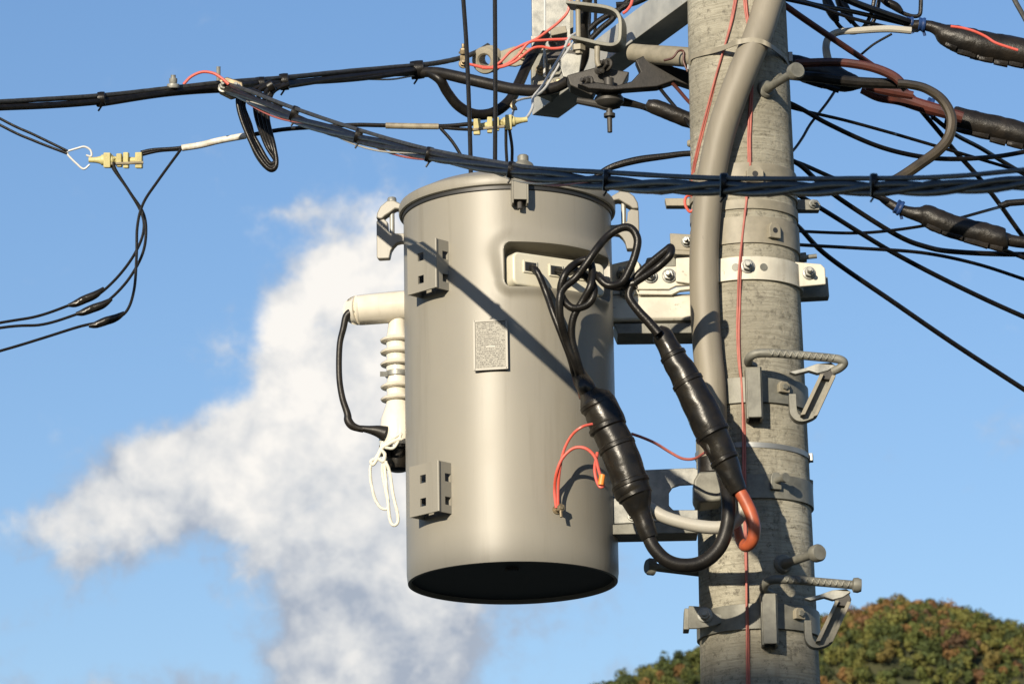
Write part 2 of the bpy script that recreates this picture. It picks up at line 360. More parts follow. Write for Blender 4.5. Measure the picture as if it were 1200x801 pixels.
# ------------------------------------------------------------------ vertical cylinders seen in the photo
class Cyl:
    def __init__(s, base, top, rb, rt): s.b, s.t, s.rb, s.rt = V(base), V(top), rb, rt
    def ax(s, z):
        k = (z - s.b.z) / (s.t.z - s.b.z); return s.b + (s.t - s.b) * k
    def r(s, z): return s.rb + (s.rt - s.rb) * (z - s.b.z) / (s.t.z - s.b.z)
    def surf(s, px, py, off=0.0):
        Y = s.b.y - s.rb
        for _ in range(12):
            p = P(px, py, Y); c = s.ax(p.z); rr = s.r(p.z) + off
            Y = c.y - math.sqrt(max(rr * rr - (p.x - c.x) ** 2, 0))
        return P(px, py, Y)
    def nrm(s, p):
        c = s.ax(p.z); d = V((p.x - c.x, p.y - c.y, 0)); return d.normalized()
    def at(s, th, z, off=0.0):       # th degrees, 0 faces the camera, positive to the right
        c = s.ax(z); rr = s.r(z) + off; return V((c.x + rr * math.sin(R(th)), c.y - rr * math.cos(R(th)), z))
    def zof(s, px, py, off=0.0): return s.surf(px, py, off).z

YP = 9.83
pa, pb = P(863, 0, YP), P(891, 801, YP)
ra, rb_ = M(58.4, YP) * 1.005, M(68.6, YP) * 1.0
ax_dir = (pa - pb) / (pa.z - pb.z); rs = (ra - rb_) / (pa.z - pb.z)
def ext(z): return pb + ax_dir * (z - pb.z), rb_ + rs * (z - pb.z)
b0, rb0 = ext(-0.5); t0, rt0 = ext(7.2)
POLE = Cyl(b0, t0, rb0, rt0)

# ------------------------------------------------------------------ setting
def terrain_mat(name, c1, c2, s):
    return mat(name, c1, .95, noise_s=s, col2=c2, bump=.3, bump_s=s * 3)
g = MB(); G = 9000
g.add([(-G, -G, 0), (G, -G, 0), (G, G, 0), (-G, G, 0)], [(0, 1, 2, 3)])
o = build('ground', g, terrain_mat('dry_ground', (0.06, 0.058, 0.045), (0.035, 0.045, 0.02), .8), None, 0, 0); tag(o, kind='structure')
YH = 1500.0
rp = [(380, 850), (560, 834), (660, 812), (700, 798), (745, 780), (800, 762), (850, 744), (900, 729), (950, 719), (1000, 707), (1030, 696), (1060, 694), (1085, 692), (1105, 700), (1130, 703), (1165, 719), (1200, 726), (1260, 752), (1400, 800), (1600, 850)]
rx = [P(a, b, YH).x for a, b in rp]; rz = [P(a, b, YH).z - 7.5 for a, b in rp]
def hill_z(x, y):
    base = np.interp(x, rx, rz)
    lowx = np.exp(-np.maximum(0, np.abs(x - P(1075, 700, YH).x) - 260) ** 2 / 500. ** 2)
    s = np.where(y < YH, np.exp(-((y - YH) / 230.) ** 2), np.exp(-((y - YH) / 700.) ** 2))
    n = 4 * np.sin(x * .045 + y * .02) + 3 * np.sin(x * .02 - y * .05 + 1) 
    return (base * s + n * s * np.clip((YH - y) / 60., 0, 1)) * lowx - .5
xs = np.linspace(-1400, 1900, 160); ys = np.linspace(250, 2900, 130)
XX, YY = np.meshgrid(xs, ys); ZZ = hill_z(XX, YY)
h = MB(); nx = len(xs)
h.add(np.stack([XX.ravel(), YY.ravel(), ZZ.ravel()], 1).tolist(), [(j * nx + i, j * nx + i + 1, (j + 1) * nx + i + 1, (j + 1) * nx + i) for j in range(len(ys) - 1) for i in range(nx - 1)])
o = build('hill', h, terrain_mat('hill_scrub', (0.05, 0.05, 0.018), (0.022, 0.03, 0.01), .05), None, 0, 60); tag(o, kind='structure')

def forest():
    x0, x1 = P(640, 780, YH).x, P(1270, 780, YH).x
    sp = 4.2; gx, gy = np.meshgrid(np.arange(x0, x1, sp), np.arange(YH - 225, YH + 24, sp))
    cx = gx.ravel() + rng.uniform(-1.9, 1.9, gx.size); cy = gy.ravel() + rng.uniform(-1.9, 1.9, gx.size)
    cz = hill_z(cx, cy); n = len(cx); K = 270
    Vv = np.zeros((n, K, 4, 3), np.float32); Cc = np.zeros((n, K, 4, 4), np.float32)
    pal = np.array([[.070, .082, .022], [.048, .062, .019], [.100, .100, .026], [.125, .098, .030], [.150, .086, .032], [.125, .068, .034], [.098, .060, .036], [.036, .048, .018]])
    for i in range(n):
        w_ = rng.uniform(1.6, 3.5); hh = w_ * rng.uniform(1.1, 1.9)
        warm = (.5 + .5 * math.sin(cx[i] * .055 + 1.0) * math.sin(cy[i] * .05 + cx[i] * .025)) ** 2
        left = cx[i] < P(880, 780, YH).x
        pr = np.array([3, 3, 2, .8, .2, .1, .1, 2.4]) if left else np.array([2.4, 1.8, 2.2, 2.4 * warm + .6, 4.6 * warm, 2.6 * warm, 1.8 * warm, 1.1])
        col = pal[rng.choice(8, p=pr / pr.sum())] * rng.uniform(.8, 1.25)
        nl = rng.integers(5, 9)                       # each crown is a dome broken into a few leafy lobes
        lob = rng.normal(size=(nl, 3)); lob /= np.linalg.norm(lob, axis=1, keepdims=True); lob *= np.array([w_ * .52, w_ * .52, hh * .36]); lob[:, 2] += hh * .45
        li = rng.integers(0, nl, K); lr = rng.uniform(.42, .62, nl)[li][:, None] * w_
        d = rng.normal(size=(K, 3)); d /= np.linalg.norm(d, axis=1, keepdims=True)
        c = lob[li] + d * lr * rng.uniform(.88, 1.06, (K, 1)) + np.array([cx[i], cy[i], cz[i] + rng.uniform(-1.0, 2.2)])
        nn = d + rng.normal(size=(K, 3)) * .32; nn /= np.linalg.norm(nn, axis=1, keepdims=True)
        t = np.cross(nn, rng.normal(size=(K, 3))); t /= np.linalg.norm(t, axis=1, keepdims=True); b = np.cross(nn, t)
        s = rng.uniform(.18, .40, (K, 1))
        for k, (a, bb) in enumerate(((-1, -1), (1, -.7), (.9, 1), (-.8, .9))): Vv[i, :, k] = c + t * s * a + b * s * bb
        Cc[i, :, :, :3] = (col * rng.uniform(.86, 1.14, (K, 1)))[:, None, :]; Cc[i, :, :, 3] = 1
    nv = n * K * 4; me = bpy.data.meshes.new('woodland')
    me.vertices.add(nv); me.vertices.foreach_set('co', Vv.reshape(-1)); me.loops.add(nv); me.loops.foreach_set('vertex_index', np.arange(nv, dtype=np.int32))
    me.polygons.add(n * K); me.polygons.foreach_set('loop_start', np.arange(0, nv, 4, dtype=np.int32)); me.polygons.foreach_set('loop_total', np.full(n * K, 4, np.int32))
    me.update(calc_edges=True)
    ca = me.color_attributes.new('leaf', 'FLOAT_COLOR', 'POINT'); ca.data.foreach_set('color', Cc.reshape(-1))
    m = bpy.data.materials.new('autumn_leaves'); m.use_nodes = True; t = m.node_tree; b = t.nodes['Principled BSDF']
    at = t.nodes.new('ShaderNodeAttribute'); at.attribute_name = 'leaf'; t.links.new(at.outputs['Color'], b.inputs['Base Color']); b.inputs['Roughness'].default_value = .7; b.inputs['Specular IOR Level'].default_value = .2
    me.materials.append(m)
    o = bpy.data.objects.new('woodland', me); COL.objects.link(o)
    tag(o, 'autumn woodland in green, orange and rust covering the distant hill', 'woodland', kind='stuff')
forest()

# ------------------------------------------------------------------ utility pole
def ring(mb, C, z0, z1, off0, off1, t0=-180, t1=180, seg=96):
    """band round a cylinder from z0 to z1, between offsets off0 and off1, angles t0..t1"""
    full = t1 - t0 >= 359.9; ns = seg if full else seg + 1; vs = []
    for (o_, z) in ((off0, z0), (off1, z0), (off1, z1), (off0, z1)):
        for i in range(ns): vs.append(C.at(t0 + (t1 - t0) * i / seg, z, o_))
    fs = []
    for j in range(4):
        k = (j + 1) % 4
        for i in range(ns if full else ns - 1): fs.append((j * ns + i, j * ns + (i + 1) % ns, k * ns + (i + 1) % ns, k * ns + i))
    if not full: fs += [(0, ns, 2 * ns, 3 * ns), (4 * ns - 1, 3 * ns - 1, 2 * ns - 1, ns - 1)]
    return mb.add(vs, fs)

pole = thing('utility_pole', (POLE.ax(0).x, POLE.ax(0).y, 0), 'round weathered concrete utility pole carrying the transformer and all the cables', 'utility pole')
mb = MB(); nz_ = 60
prof = [(POLE.ax(-.5 + 7.7 * i / nz_), POLE.r(-.5 + 7.7 * i / nz_)) for i in range(nz_ + 1)]
vs = [c + V((math.sin(a), -math.cos(a), 0)) * r_ for c, r_ in prof for a in [2 * math.pi * k / 96 for k in range(96)]]
mb.add(vs, [(i * 96 + k, i * 96 + (k + 1) % 96, (i + 1) * 96 + (k + 1) % 96, (i + 1) * 96 + k) for i in range(nz_) for k in range(96)] + [tuple(range(nz_ * 96, nz_ * 96 + 96))])
build('shaft', mb, CONC, pole)

def zc(py, off=0.0): return POLE.zof(863 + 28 * py / 801, py, off)

def step_bolt(px, py, hx, hy, fwd, r=5.2):
    """step peg screwed into the pole; base on the surface, head at pixel hx, hy"""
    base = POLE.surf(px, py, 0); n = POLE.nrm(base); head = P(hx, hy, base.y - fwd)
    d = (head - base).normalized(); L = (head - base).length; rr = M(r, YP)
    mb = MB().lathe(base - n * .004, n, [(rr * 2.1, 0), (rr * 2.1, .010), (rr * 1.7, .015)], 28)
    mb.lathe(base - d * .01, d, [(rr * 1.15, 0), (rr * 1.15, .035), (rr * .95, .04), (rr * .9, L - .012), (rr * 1.1, L)], 20)
    o = build('step_peg', mb, GALVD, pole)
    hd = MB().lathe(base + d * (L - .012), d, [(rr * 1.2, 0), (rr * 1.9, .006), (rr * 1.95, .020), (rr * 1.6, .026)], 24)
    hh = build('peg_head', hd, GALVD, o)
step_bolt(897, 105, 932, 84, .16)
step_bolt(917, 661, 957, 648, .13)
lb = P(826, 671, YP + .02); hb = P(766, 664, YP - .03)
d = (hb - lb).normalized(); mb = MB().lathe(lb - d * .03, d, [(.010, 0), (.0095, (hb - lb).length + .032)], 18)
o = build('step_peg', mb, GALVD, pole); build('peg_head', MB().lathe(hb, d, [(.012, -.004), (.020, 0), (.020, .012), (.016, .018)], 20), GALVD, o)

def lug(C, px, py, off, w=14, h=16, hole=4.5):
    p = C.surf(px, py, off); n = C.nrm(p); u = n.cross(V((0, 0, 1))); s = M(1, YP)
    mb = MB(); pts = [(-w / 2, -h / 2), (w / 2, -h / 2), (w / 2, h * .2), (w * .3, h / 2), (-w * .3, h / 2), (-w / 2, h * .2)]
    mb.prism([p - n * .006 + u * (a * s) + V((0, 0, b * s)) for a, b in pts], n * .016)
    return mb, p + n * .010, n
def hole_disc(p, n, r): return MB().lathe(V(p) - n * .004, n, [(r, 0), (r, .0045)], 20)

def pole_band(ytop, ybot, m, thick, label, extra=None, group=None):
    t = thing('pole_band', POLE.ax((zc(ytop) + zc(ybot)) / 2), label, 'clamp band', group)
    mb = ring(MB(), POLE, zc(ybot, thick), zc(ytop, thick), -.004, thick)
    build('band', mb, m, t, bevel=.0008)
    return t
# plain tan bands
t = pole_band(190, 222, BAND, .0045, 'tan band round the pole half hidden behind the twisted cable bundle', group=None)
mb, p, n = lug(POLE, 884, 205, .0045, 20, 20); build('lug', mb, BAND, t, bevel=.0015); build('lug_hole', hole_disc(p, n, .007), BLK, t)
t = pole_band(253, 284, BAND, .0045, 'tan band with one square lug just above the white clamp')
mb, p, n = lug(POLE, 906, 271, .0045, 15, 18); build('lug', mb, BAND, t, bevel=.0015); build('lug_hole', hole_disc(p, n, .0065), BLK, t)
# white double-ear clamp of the upper hanger
t = pole_band(300, 327, WPAINT, .007, 'white painted steel clamp with two holes and a bolted ear around the pole')
for a in (862, 895):
    p = POLE.surf(a, 313, .007); n = POLE.nrm(p); build('bolt_hole', MB().lathe(p - n * .003, n, [(.0092, 0), (.0092, .0038)], 24), GALVD, t)
p = POLE.surf(876, 312, .007); build('bolt', MB().hexbolt(p, POLE.nrm(p), .0125, .012), GALV, t)
yv = YP - .02
def slab(pts, Y, dy, mb=None):
    mb = mb or MB(); return mb.prism([P(a, b, Y) for a, b in pts], V((0, dy, 0)))
mb = slab([(926, 306), (962, 309), (967, 314), (968, 333), (936, 336), (926, 333)], YP - .055, .014)
build('ear', mb, WPAINT, t, bevel=.003)
mb = slab([(933, 322), (970, 324), (972, 348), (934, 350)], YP + .01, .035); build('rear_ear', mb, GALVD, t, bevel=.003)
build('ear_bolt', MB().hexbolt(P(948, 320, YP - .056), (0, -1, 0), .0115, .011, True, .022), GALV, t)
build('side_stud', MB().lathe(P(930, 303, YP + .03), (1, 0, .1), [(.012, 0), (.012, .03), (.0055, .031), (.0055, .055)], 12), GALVD, t)
# grey steel band of the lower hanger
t = pole_band(555, 583, GALVD, .006, 'grey steel band with a small bolted lug level with the lower hanger arm')
mb, p, n = lug(POLE, 908, 564, .006, 13, 20); build('lug', mb, GALVD, t, bevel=.002)
p = POLE.surf(909, 563, .012); n = POLE.nrm(p); build('bolt', MB().lathe(p, V((.55, -.83, .0)), [(.007, 0), (.007, .03), (.011, .031), (.011, .040)], 14), GALVD, t)
mb = slab([(945, 560), (953, 562), (953, 592), (944, 590)], YP - .01, .02); build('clamp_edge', mb, GALVD, t, bevel=.002)
# rear bracket ears seen on both sides behind the cable bundle
t = pole_band(233, 244, BAND, .004, 'narrow band with steel ears sticking out both sides below the cable bundle')
build('ear', slab([(779, 232), (812, 232), (812, 241), (781, 241)], YP + .02, .03), BAND, t, bevel=.002)
build('ear', slab([(930, 233), (958, 234), (962, 240), (960, 246), (934, 246)], YP + .02, .03), GALVD, t, bevel=.002)
build('bolt', MB().hexbolt(P(953, 239, YP + .018), (.3, -1, 0), .008, .008), GALV, t)
build('side_stud', MB().lathe(P(818, 168, YP + .05), (-1, 0, 0), [(.009, 0), (.009, .022), (.006, .026)], 14), BAND, pole)

# stainless straps
def strap(y0, y1, off, wpx, label, cond=None):
    t = thing('steel_strap', POLE.ax(zc((y0 + y1) / 2)), label, 'strap'); mb = MB(); pts = []
    z0, z1 = zc(y0), zc(y1); w = M(wpx, YP); n = 90
    for i in range(n + 1):
        th = -180 + 360 * i / n; o_ = off
        if cond: o_ = off + cond[2] * max(0, 1 - abs((th - cond[0]) / cond[1])) ** .6
        z = z0 + (z1 - z0) * (.5 + .5 * math.sin(R(th))) 
        pts.append(POLE.at(th, z, o_))
    mb = MB(); vs = []
    for i, p in enumerate(pts):
        nn = POLE.nrm(p)
        for a, b in ((0, -1), (.0016, -1), (.0016, 1), (0, 1)): vs.append(p + nn * a + V((0, 0, b * w / 2)))
    k = len(pts); mb.add(vs, [(i * 4 + j, i * 4 + (j + 1) % 4, ((i + 1) % k) * 4 + (j + 1) % 4, ((i + 1) % k) * 4 + j) for i in range(k - 1) for j in range(4)])
    build('strap_loop', mb, STAINL, t, smooth=40)
    p = POLE.at(82, z1, off + .004); build('buckle', MB().box(p, (POLE.nrm(p), POLE.nrm(p).cross(V((0, 0, 1))), (0, 0, 1)), (.005, .011, w * .75)), STAINL, t, bevel=.001)
strap(518, 524, .001, 6, 'thin bare steel strap around the pole between the two folding steps')

# ------------------------------------------------------------------ grey riser conduit on the pole
cpts = [(935, -75), (905, -8), (888, 42), (866, 95), (848, 145), (837, 190), (829, 240), (825, 300), (826, 360), (829, 410), (833, 450), (835, 500), (836, 540)]
def cond_pts(off):
    out = []
    for (a, b) in cpts:
        bb = max(b, -75)
        hw = 58.2 + 10.3 * bb / 801; cxp = 863 + 28 * bb / 801
        px = min(max(a, cxp - hw * .93), cxp + hw * .93)
        # the conduit lies against the pole: its axis sits one conduit radius outside the surface
        p = POLE.surf(px, bb, off); q = P(a, bb, p.y); out.append((a, bb, q.y))
    return out
RC = M(17.0, YP)
cp4 = [(*P(a, b, y), RC) for a, b, y in cond_pts(RC * 1.0)]
cc = cat_rom(cp4, 12)
cond = thing('riser_conduit', V(cc[-1][:3].tolist()), 'thick grey-beige plastic conduit curving down the front of the pole', 'conduit')
mb = MB().tube([V(c[:3].tolist()) for c in cc], [float(c[3]) for c in cc], 40); build('conduit_tube', mb, GCOND, cond)
e = V(cc[-1][:3].tolist()); build('end_collar', MB().lathe(e - V((0, 0, .03)), (0, 0, 1), [(RC * .6, 0), (RC * 1.06, 0), (RC * 1.06, .035), (RC * .98, .037)], 40), RUBM, cond)
# top strap over pole and conduit
t = thing('steel_strap', POLE.ax(zc(60)), 'bare steel strap wrapped over the pole and the grey conduit near the top', 'strap')
sp = []
for px, py, o_ in ((806, 74, .0), (811, 67, .0), (822, 63, .001), (835, 60, .004), (848, 56, .022)): sp.append(POLE.surf(max(px, 808.5), py, .0025 + o_))
cyy = [c for c in cond_pts(RC * 1.0) if c[1] == 42][0][2]
for px, py, dy in ((862, 50.5, -.80), (872, 48, -.98), (882, 47, -1.04), (893, 49, -1.0), (903, 54, -.72)): sp.append(P(px, py, cyy + dy * RC))
for px, py, o_ in ((914, 62, .008), (920, 68, .003)): sp.append(POLE.surf(px, py, .0025 + o_))
sp.append(POLE.at(88, sp[-1].z - .004, .002))
spc = cat_rom([(*p, 1) for p in sp], 6); spc = [V(c[:3].tolist()) for c in spc]
build('strap_loop', MB().strip(spc, (0, 0, 1), M(6, YP), .0022), BAND, t)
back = [POLE.at(a, spc[-1].z + (spc[0].z - spc[-1].z) * (a - 88) / 184, .002) for a in range(88, 276, 8)]
build('strap_back', MB().strip(back, (0, 0, 1), M(6, YP), .0022), STAINL, t)
build('buckle', MB().box(P(926, 68, YP - .01), (1, 0, 0), (M(4, YP), .012, M(6.5, YP))) if False else MB().box(P(926, 68, YP - .01), ((1, 0, 0), (0, 1, 0), (0, 0, 1)), (M(2.6, YP), .012, M(6, YP))), STAINL, t, bevel=.0015)

# ------------------------------------------------------------------ folding pole steps
def fold_step(dx, dy, knob, label):
    def Q(a, b, Y): return P(a + dx, b + dy, Y)
    yb = zc(719 + dy)
    t = thing('pole_step', POLE.ax(yb), label, 'pole step', 'folding steps clamped to the pole')
    build('clamp_band', ring(MB(), POLE, zc(736 + dy, .006), zc(706 + dy, .006), -.004, .0065), GALVD, t, bevel=.001)
    # upright channel
    F = POLE.surf(901 + dx, 720 + dy, 0).y
    ch = MB()
    a, b = Q(893, 695, F - .045), Q(909, 695, F - .045); lo = Q(893, 754, F - .045)
    H = (a.z - lo.z); wv = b - a; n = V((0, 1, 0))
    ch.box(a + wv / 2 - V((0, 0, H / 2)), ((1, 0, 0), n, (0, 0, 1)), (wv.length / 2, .004, H / 2))
    for q in (a, b): ch.box(q + V((.0, .024, -H / 2)), ((1, 0, 0), n, (0, 0, 1)), (.0032, .0215, H / 2 + .002))
    build('channel', ch, GALVD, t, bevel=.0018)
    # rung: curls out of the channel, runs to the right
    rung_pts = [(902, 694, F - .02, 4.6), (895, 690, F - .045, 5), (898, 682, F - .075, 5.2), (909, 678.5, F - .085, 5.2), (930, 679, F - .085, 5.2), (960, 681.5, F - .085, 5.2), (1003, 685.2, F - .085, 5.2)]
    if not knob: rung_pts = rung_pts[:-1] + [(992, 684.5, F - .085, 5.2), (1003, 686.5, F - .085, 5.2), (1007, 690.5, F - .082, 5.2), (1002, 696, F - .078, 5), (994, 700, F - .07, 4.8)]
    rb = cable([(p[0] + dx, p[1] + dy, p[2], p[3]) for p in rung_pts], F, 5, 6, 14)
    # grip ribs on the rung, zigzag
    L0, L1 = Q(918, 678.6, F - .085), Q(996, 684.8, F - .085); rr = M(5.2, F); nseg = 11
    for i in range(nseg):
        pA = L0.lerp(L1, i / nseg); pB = L0.lerp(L1, (i + .62) / nseg)
        rb.tube([pA + V((0, -rr * .92, rr * .55)), pB + V((0, -rr * .92, -rr * .55))], .0024, 6)
        rb.tube([pB + V((0, -rr * .92, -rr * .55)), L0.lerp(L1, (i + 1) / nseg) + V((0, -rr * .92, rr * .55))], .0020, 6)
    build('rung', rb, GALVD, t)
    if knob: build('rung_knob', MB().lathe(Q(998, 685, F - .085), (1, 0, -.05), [(.008, 0), (.0165, .004), (.0175, .014), (.014, .022)], 26), GALVD, t)
    # folding plate under the rung
    pl = MB().prism([Q(x_, y_, F - .075) for x_, y_ in ((943, 700.5), (961, 696), (975, 691), (992, 689.5), (997, 693), (988, 699), (976, 702), (966, 699), (950, 703))], V((0, .022, 0)))
    build('hinge_plate', pl, GALV, t, bevel=.001)
    # diagonal stay: open channel with two flanges, ending in a hook against the pole
    Ys = F - .06
    web = MB().prism([Q(x_, y_, Ys) for x_, y_ in ((981, 703), (996, 704), (973, 751), (958, 752))], V((0, .003, 0)))
    st_ = build('stay', web, GALVD, t)
    for nm_, q_ in (('stay_flange', ((979, 703), (983.5, 703), (961.5, 750), (956, 751))), ('stay_flange', ((993, 704), (997.5, 704.5), (976, 751), (971.5, 752.5)))):
        build(nm_, MB().prism([Q(x_, y_, Ys - .022) for x_, y_ in q_], V((0, .0225, 0))), BAND, st_, bevel=.0006)
    build('clevis', MB().prism([Q(x_, y_, Ys - .012) for x_, y_ in ((981, 697), (995, 695), (998, 702), (993, 710), (982, 709), (978, 703))], V((0, .02, 0))), DKMET_SHADE, st_, bevel=.002)
    hk = cat_rom([(x_, y_, 0) for x_, y_ in ((942.5, 726), (943, 738), (944, 749), (950, 756.5), (959, 758.5), (970, 755), (976, 751))], 4)
    hi = cat_rom([(x_, y_, 0) for x_, y_ in ((951, 726), (951.5, 738), (952.5, 746), (955, 750.5), (959, 751), (963, 747), (966, 743))], 4)
    # curved bar as a run of short blocks sharing their ends
    oA = [Q(c[0], c[1], Ys - .002) for c in hk]; oB = [Q(c[0], c[1], Ys - .002) for c in hi]; nn_ = len(oA); dv = V((0, .030, 0))
    vs_ = [p for a_, b_ in zip(oA, oB) for p in (a_, b_, b_ + dv, a_ + dv)]
    fs_ = [(i * 4 + k, i * 4 + (k + 1) % 4, (i + 1) * 4 + (k + 1) % 4, (i + 1) * 4 + k) for i in range(nn_ - 1) for k in range(4)] + [(3, 2, 1, 0), tuple(range(nn_ * 4 - 4, nn_ * 4))]
    build('hook', MB().add(vs_, fs_), GALVD, st_, bevel=.0012)
    mb, p, n = lug(POLE, 935 + dx, 719 + dy, .0065, 14, 13); build('lug', mb, BAND, t, bevel=.0015)
    build('bolt', MB().hexbolt(p, n, .008, .007, False, .0), GALVD, t)
    build('side_clamp', slab([(949 + dx, 712 + dy), (956 + dx, 716 + dy), (957 + dx, 742 + dy), (950 + dx, 738 + dy)], YP + .0, .03), GALVD, t, bevel=.002)
    return t
s2 = fold_step(0, 0, True, 'lower folding step on the pole, with a round knob on its rung end')
build('ear', slab([(802, 712), (808, 712), (808, 737), (801, 737)], YP - .04, .05), GALVD, s2, bevel=.002)
build('ear', slab([(807, 709), (822, 710), (836, 717), (848, 720), (848, 729), (836, 733), (818, 736), (807, 736)], POLE.surf(848, 720, 0).y - .004, .007), GALVD, s2, bevel=.002)
build('ear_bolt', MB().hexbolt(P(826, 720, POLE.surf(848, 720, 0).y - .005), (-.1, -1, 0), .013, .010, True, .008), GALV, s2)
fold_step(-18, -265, False, 'upper folding step on the pole, its ribbed rung bent back without a knob')
# white rubber pads beside the step bands: rust spot
# ------------------------------------------------------------------ transformer
YT = 9.70
XT = P(597.5, 455, YT).x
RTK = M(122.5, YT)
zb = P(600, 657, YT - RTK).z; ztop = P(594, 216, YT - RTK - .01).z; zlid = P(594, 203, YT - RTK - .012).z
TANK = Cyl((XT, YT, zb), (XT, YT, ztop), RTK, RTK)
tr = thing('transformer', (XT, YT, zb), 'big grey-beige cylindrical transformer hung on the left of the pole', 'transformer')

zr_t, zr_b = TANK.zof(640, 286), TANK.zof(640, 338.5)     # pocket for the terminal block
zr_c, zr_h = (zr_t + zr_b) / 2, (zr_t - zr_b) / 2
th0, th1 = -2.0, 68.0; thc, thh = (th0 + th1) / 2, (th1 - th0) / 2
def sm(x): x = min(max(x, 0), 1); return x * x * (3 - 2 * x)
def tank_r(th, z):
    u = (abs(th - thc) - thh) * RTK * math.pi / 180; v = abs(z - zr_c) - zr_h
    rc = .018; uu, vv = u + rc, v + rc
    d = math.hypot(max(uu, 0), max(vv, 0)) + min(max(uu, vv), 0) - rc      # signed distance to rounded slot
    if d < 0: return RTK + .012 - .065 * sm(-d / .003)
    w_ = .0475 + .0125 * max(-1, min(1, (z - zr_c) / .03))
    return RTK + .011 * math.exp(-(d / (w_ * .42)) ** 2)
ths = list(np.arange(-180, -25, 2.5)) + list(np.arange(-25, -8, .8)) + list(np.arange(-8, 76, .32)) + list(np.arange(76, 92, 1)) + list(np.arange(92, 180, 2.5))
zz_ = list(np.linspace(zb, zr_b - .05, 30)) + list(np.linspace(zr_b - .05, zr_t + .06, 130))[1:] + list(np.linspace(zr_t + .06, ztop + .005, 16))[1:]
nt_ = len(ths); vs = []
for z in zz_:
    for th in ths:
        rr = tank_r(th, z) if -40 < th < 110 and zr_b - .06 < z < zr_t + .07 else RTK
        if z == zz_[0]: rr -= .0025
        vs.append((XT + rr * math.sin(R(th)), YT - rr * math.cos(R(th)), z))
fs = [(j * nt_ + i, j * nt_ + (i + 1) % nt_, (j + 1) * nt_ + (i + 1) % nt_, (j + 1) * nt_ + i) for j in range(len(zz_) - 1) for i in range(nt_)]
# short turned-in rim at the bottom
for k, (dr, dz) in enumerate(((.009, -.001), (.010, .012))):
    base = len(vs); vs += [(XT + (RTK - dr) * math.sin(R(th)), YT - (RTK - dr) * math.cos(R(th)), zb + dz) for th in ths]
    prev = 0 if k == 0 else base - nt_
    fs += [(prev + (i + 1) % nt_, prev + i, base + i, base + (i + 1) % nt_) for i in range(nt_)]
build('tank', MB().add(vs, fs), PAINT, tr, smooth=60)
o = build('tank_bottom', MB().lathe((XT, YT, zb + .010), (0, 0, 1), [(RTK - .006, 0), (RTK - .006, .01)], 96), DK_SHADE_PRINT, tr)
build('drain_plug', MB().lathe(P(600, 663, YT - .12), (0, 0, 1), [(.036, -.0), (.040, .002), (.040, .012)], 32).lathe(P(600, 663, YT - .12), (0, 0, 1), [(.014, -.012), (.016, -.01), (.016, .004)], 6), DK_SHADE_PRINT, o)
# lid: domed top, rolled skirt
RL = M(128, YT)
zl0 = ztop - .0; hsk = zlid - ztop
o = build('lid', MB().lathe((XT, YT, zl0), (0, 0, 1), [(RTK + .001, .004), (RL - .006, .000), (RL - .001, .002), (RL, .006), (RL, hsk - .006), (RL - .002, hsk - .001), (RL - .008, hsk + .003), (RL * .8, hsk + .024), (RL * .45, hsk + .042), (.001, hsk + .048)], 128), PAINT, tr)
build('lid_shade_band', MB().lathe((XT, YT, zl0 - .010), (0, 0, 1), [(RTK + .001, 0), (RTK + .003, .002), (RTK + .003, .0138)], 128), BLK, tr)  # black strip standing in for the shade under the lid rim
kp = P(613, 197, YT - RTK * .75)
build('lid_bolt', MB().lathe(V((kp.x, kp.y, kp.z - .02)), (0, 0, 1), [(.026, 0), (.026, .022), (.022, .030), (.013, .036), (.013, .048), (.010, .051)], 28), GALVD, tr)

def lid_clamp(th, Cw=.022):
    """cast hook over the lid rim with its bolt, and the leg welded to the tank"""
    z0 = zl0; s = M(1, YT); n = V((math.sin(R(th)), -math.cos(R(th)), 0)); tdir = V((0, 0, 1)).cross(n)
    O = V((XT, YT, z0)) + n * RTK
    def pr(poly, w): return MB().prism([O + n * (a * s) + V((0, 0, b * s)) - tdir * (w / 2) for a, b in poly], tdir * w)
    leg = pr([(-2, -28), (4, -27), (9, -28), (13, -32), (16, -37), (18, -46), (31, -46), (33, -44), (33, 1), (24, 3), (20, -1), (19, -12), (15, -15), (4, -16), (-2, -16)], Cw)
    o = build('clamp_leg', leg, PAINT, tr, bevel=.0025)
    hook = pr([(-1, 17.5), (5, 21), (12, 25), (20, 24.5), (28, 18), (32, 10), (33, 2.5), (26, 2.5), (22, 6), (17, 9), (10, 14), (4, 13), (-1, 13)], Cw * 1.35)
    build('hook', hook, PAINT, o, bevel=.0035)
    bt = O + n * (15 * s)
    build('clamp_bolt', MB().lathe(bt + V((0, 0, -20 * s)), (0, 0, 1), [(.006, 0), (.006, 42 * s), (.011, 42 * s), (.011, 48 * s), (.009, 50 * s)], 12), GALV, o)
lid_clamp(-97); lid_clamp(88, .028)
# front clamp seen face on
n0 = 6.5; n = V((math.sin(R(n0)), -math.cos(R(n0)), 0)); td = V((0, 0, 1)).cross(n); O = V((XT, YT, zl0)) + n * RTK; s = M(1, YT)
prof2 = [(0, -24), (7, -27), (14, -25), (16, -19), (16, 6), (14, 11), (7, 13), (3, 14), (3, 11), (5.8, 10), (5.8, -.5), (1, -2), (0, -6)]
mb = MB()
for sgn in (-1, 1): mb.prism([O + n * (a * s) + V((0, 0, b * s)) + td * (sgn * 8.5 * s - .002) for a, b in prof2], td * .004)
mb.box(O + n * (14.5 * s) + V((0, 0, -4 * s)), (n, td, (0, 0, 1)), (.002, 8.5 * s - .002, 17 * s))
build('front_clamp', mb, PAINT, tr, bevel=.001)
build('clamp_bolt', MB().lathe(O + n * (8 * s) + V((0, 0, -30 * s)), (0, 0, 1), [(.006, 0), (.006, .03)], 10), DK_SHADE_PRINT, tr)

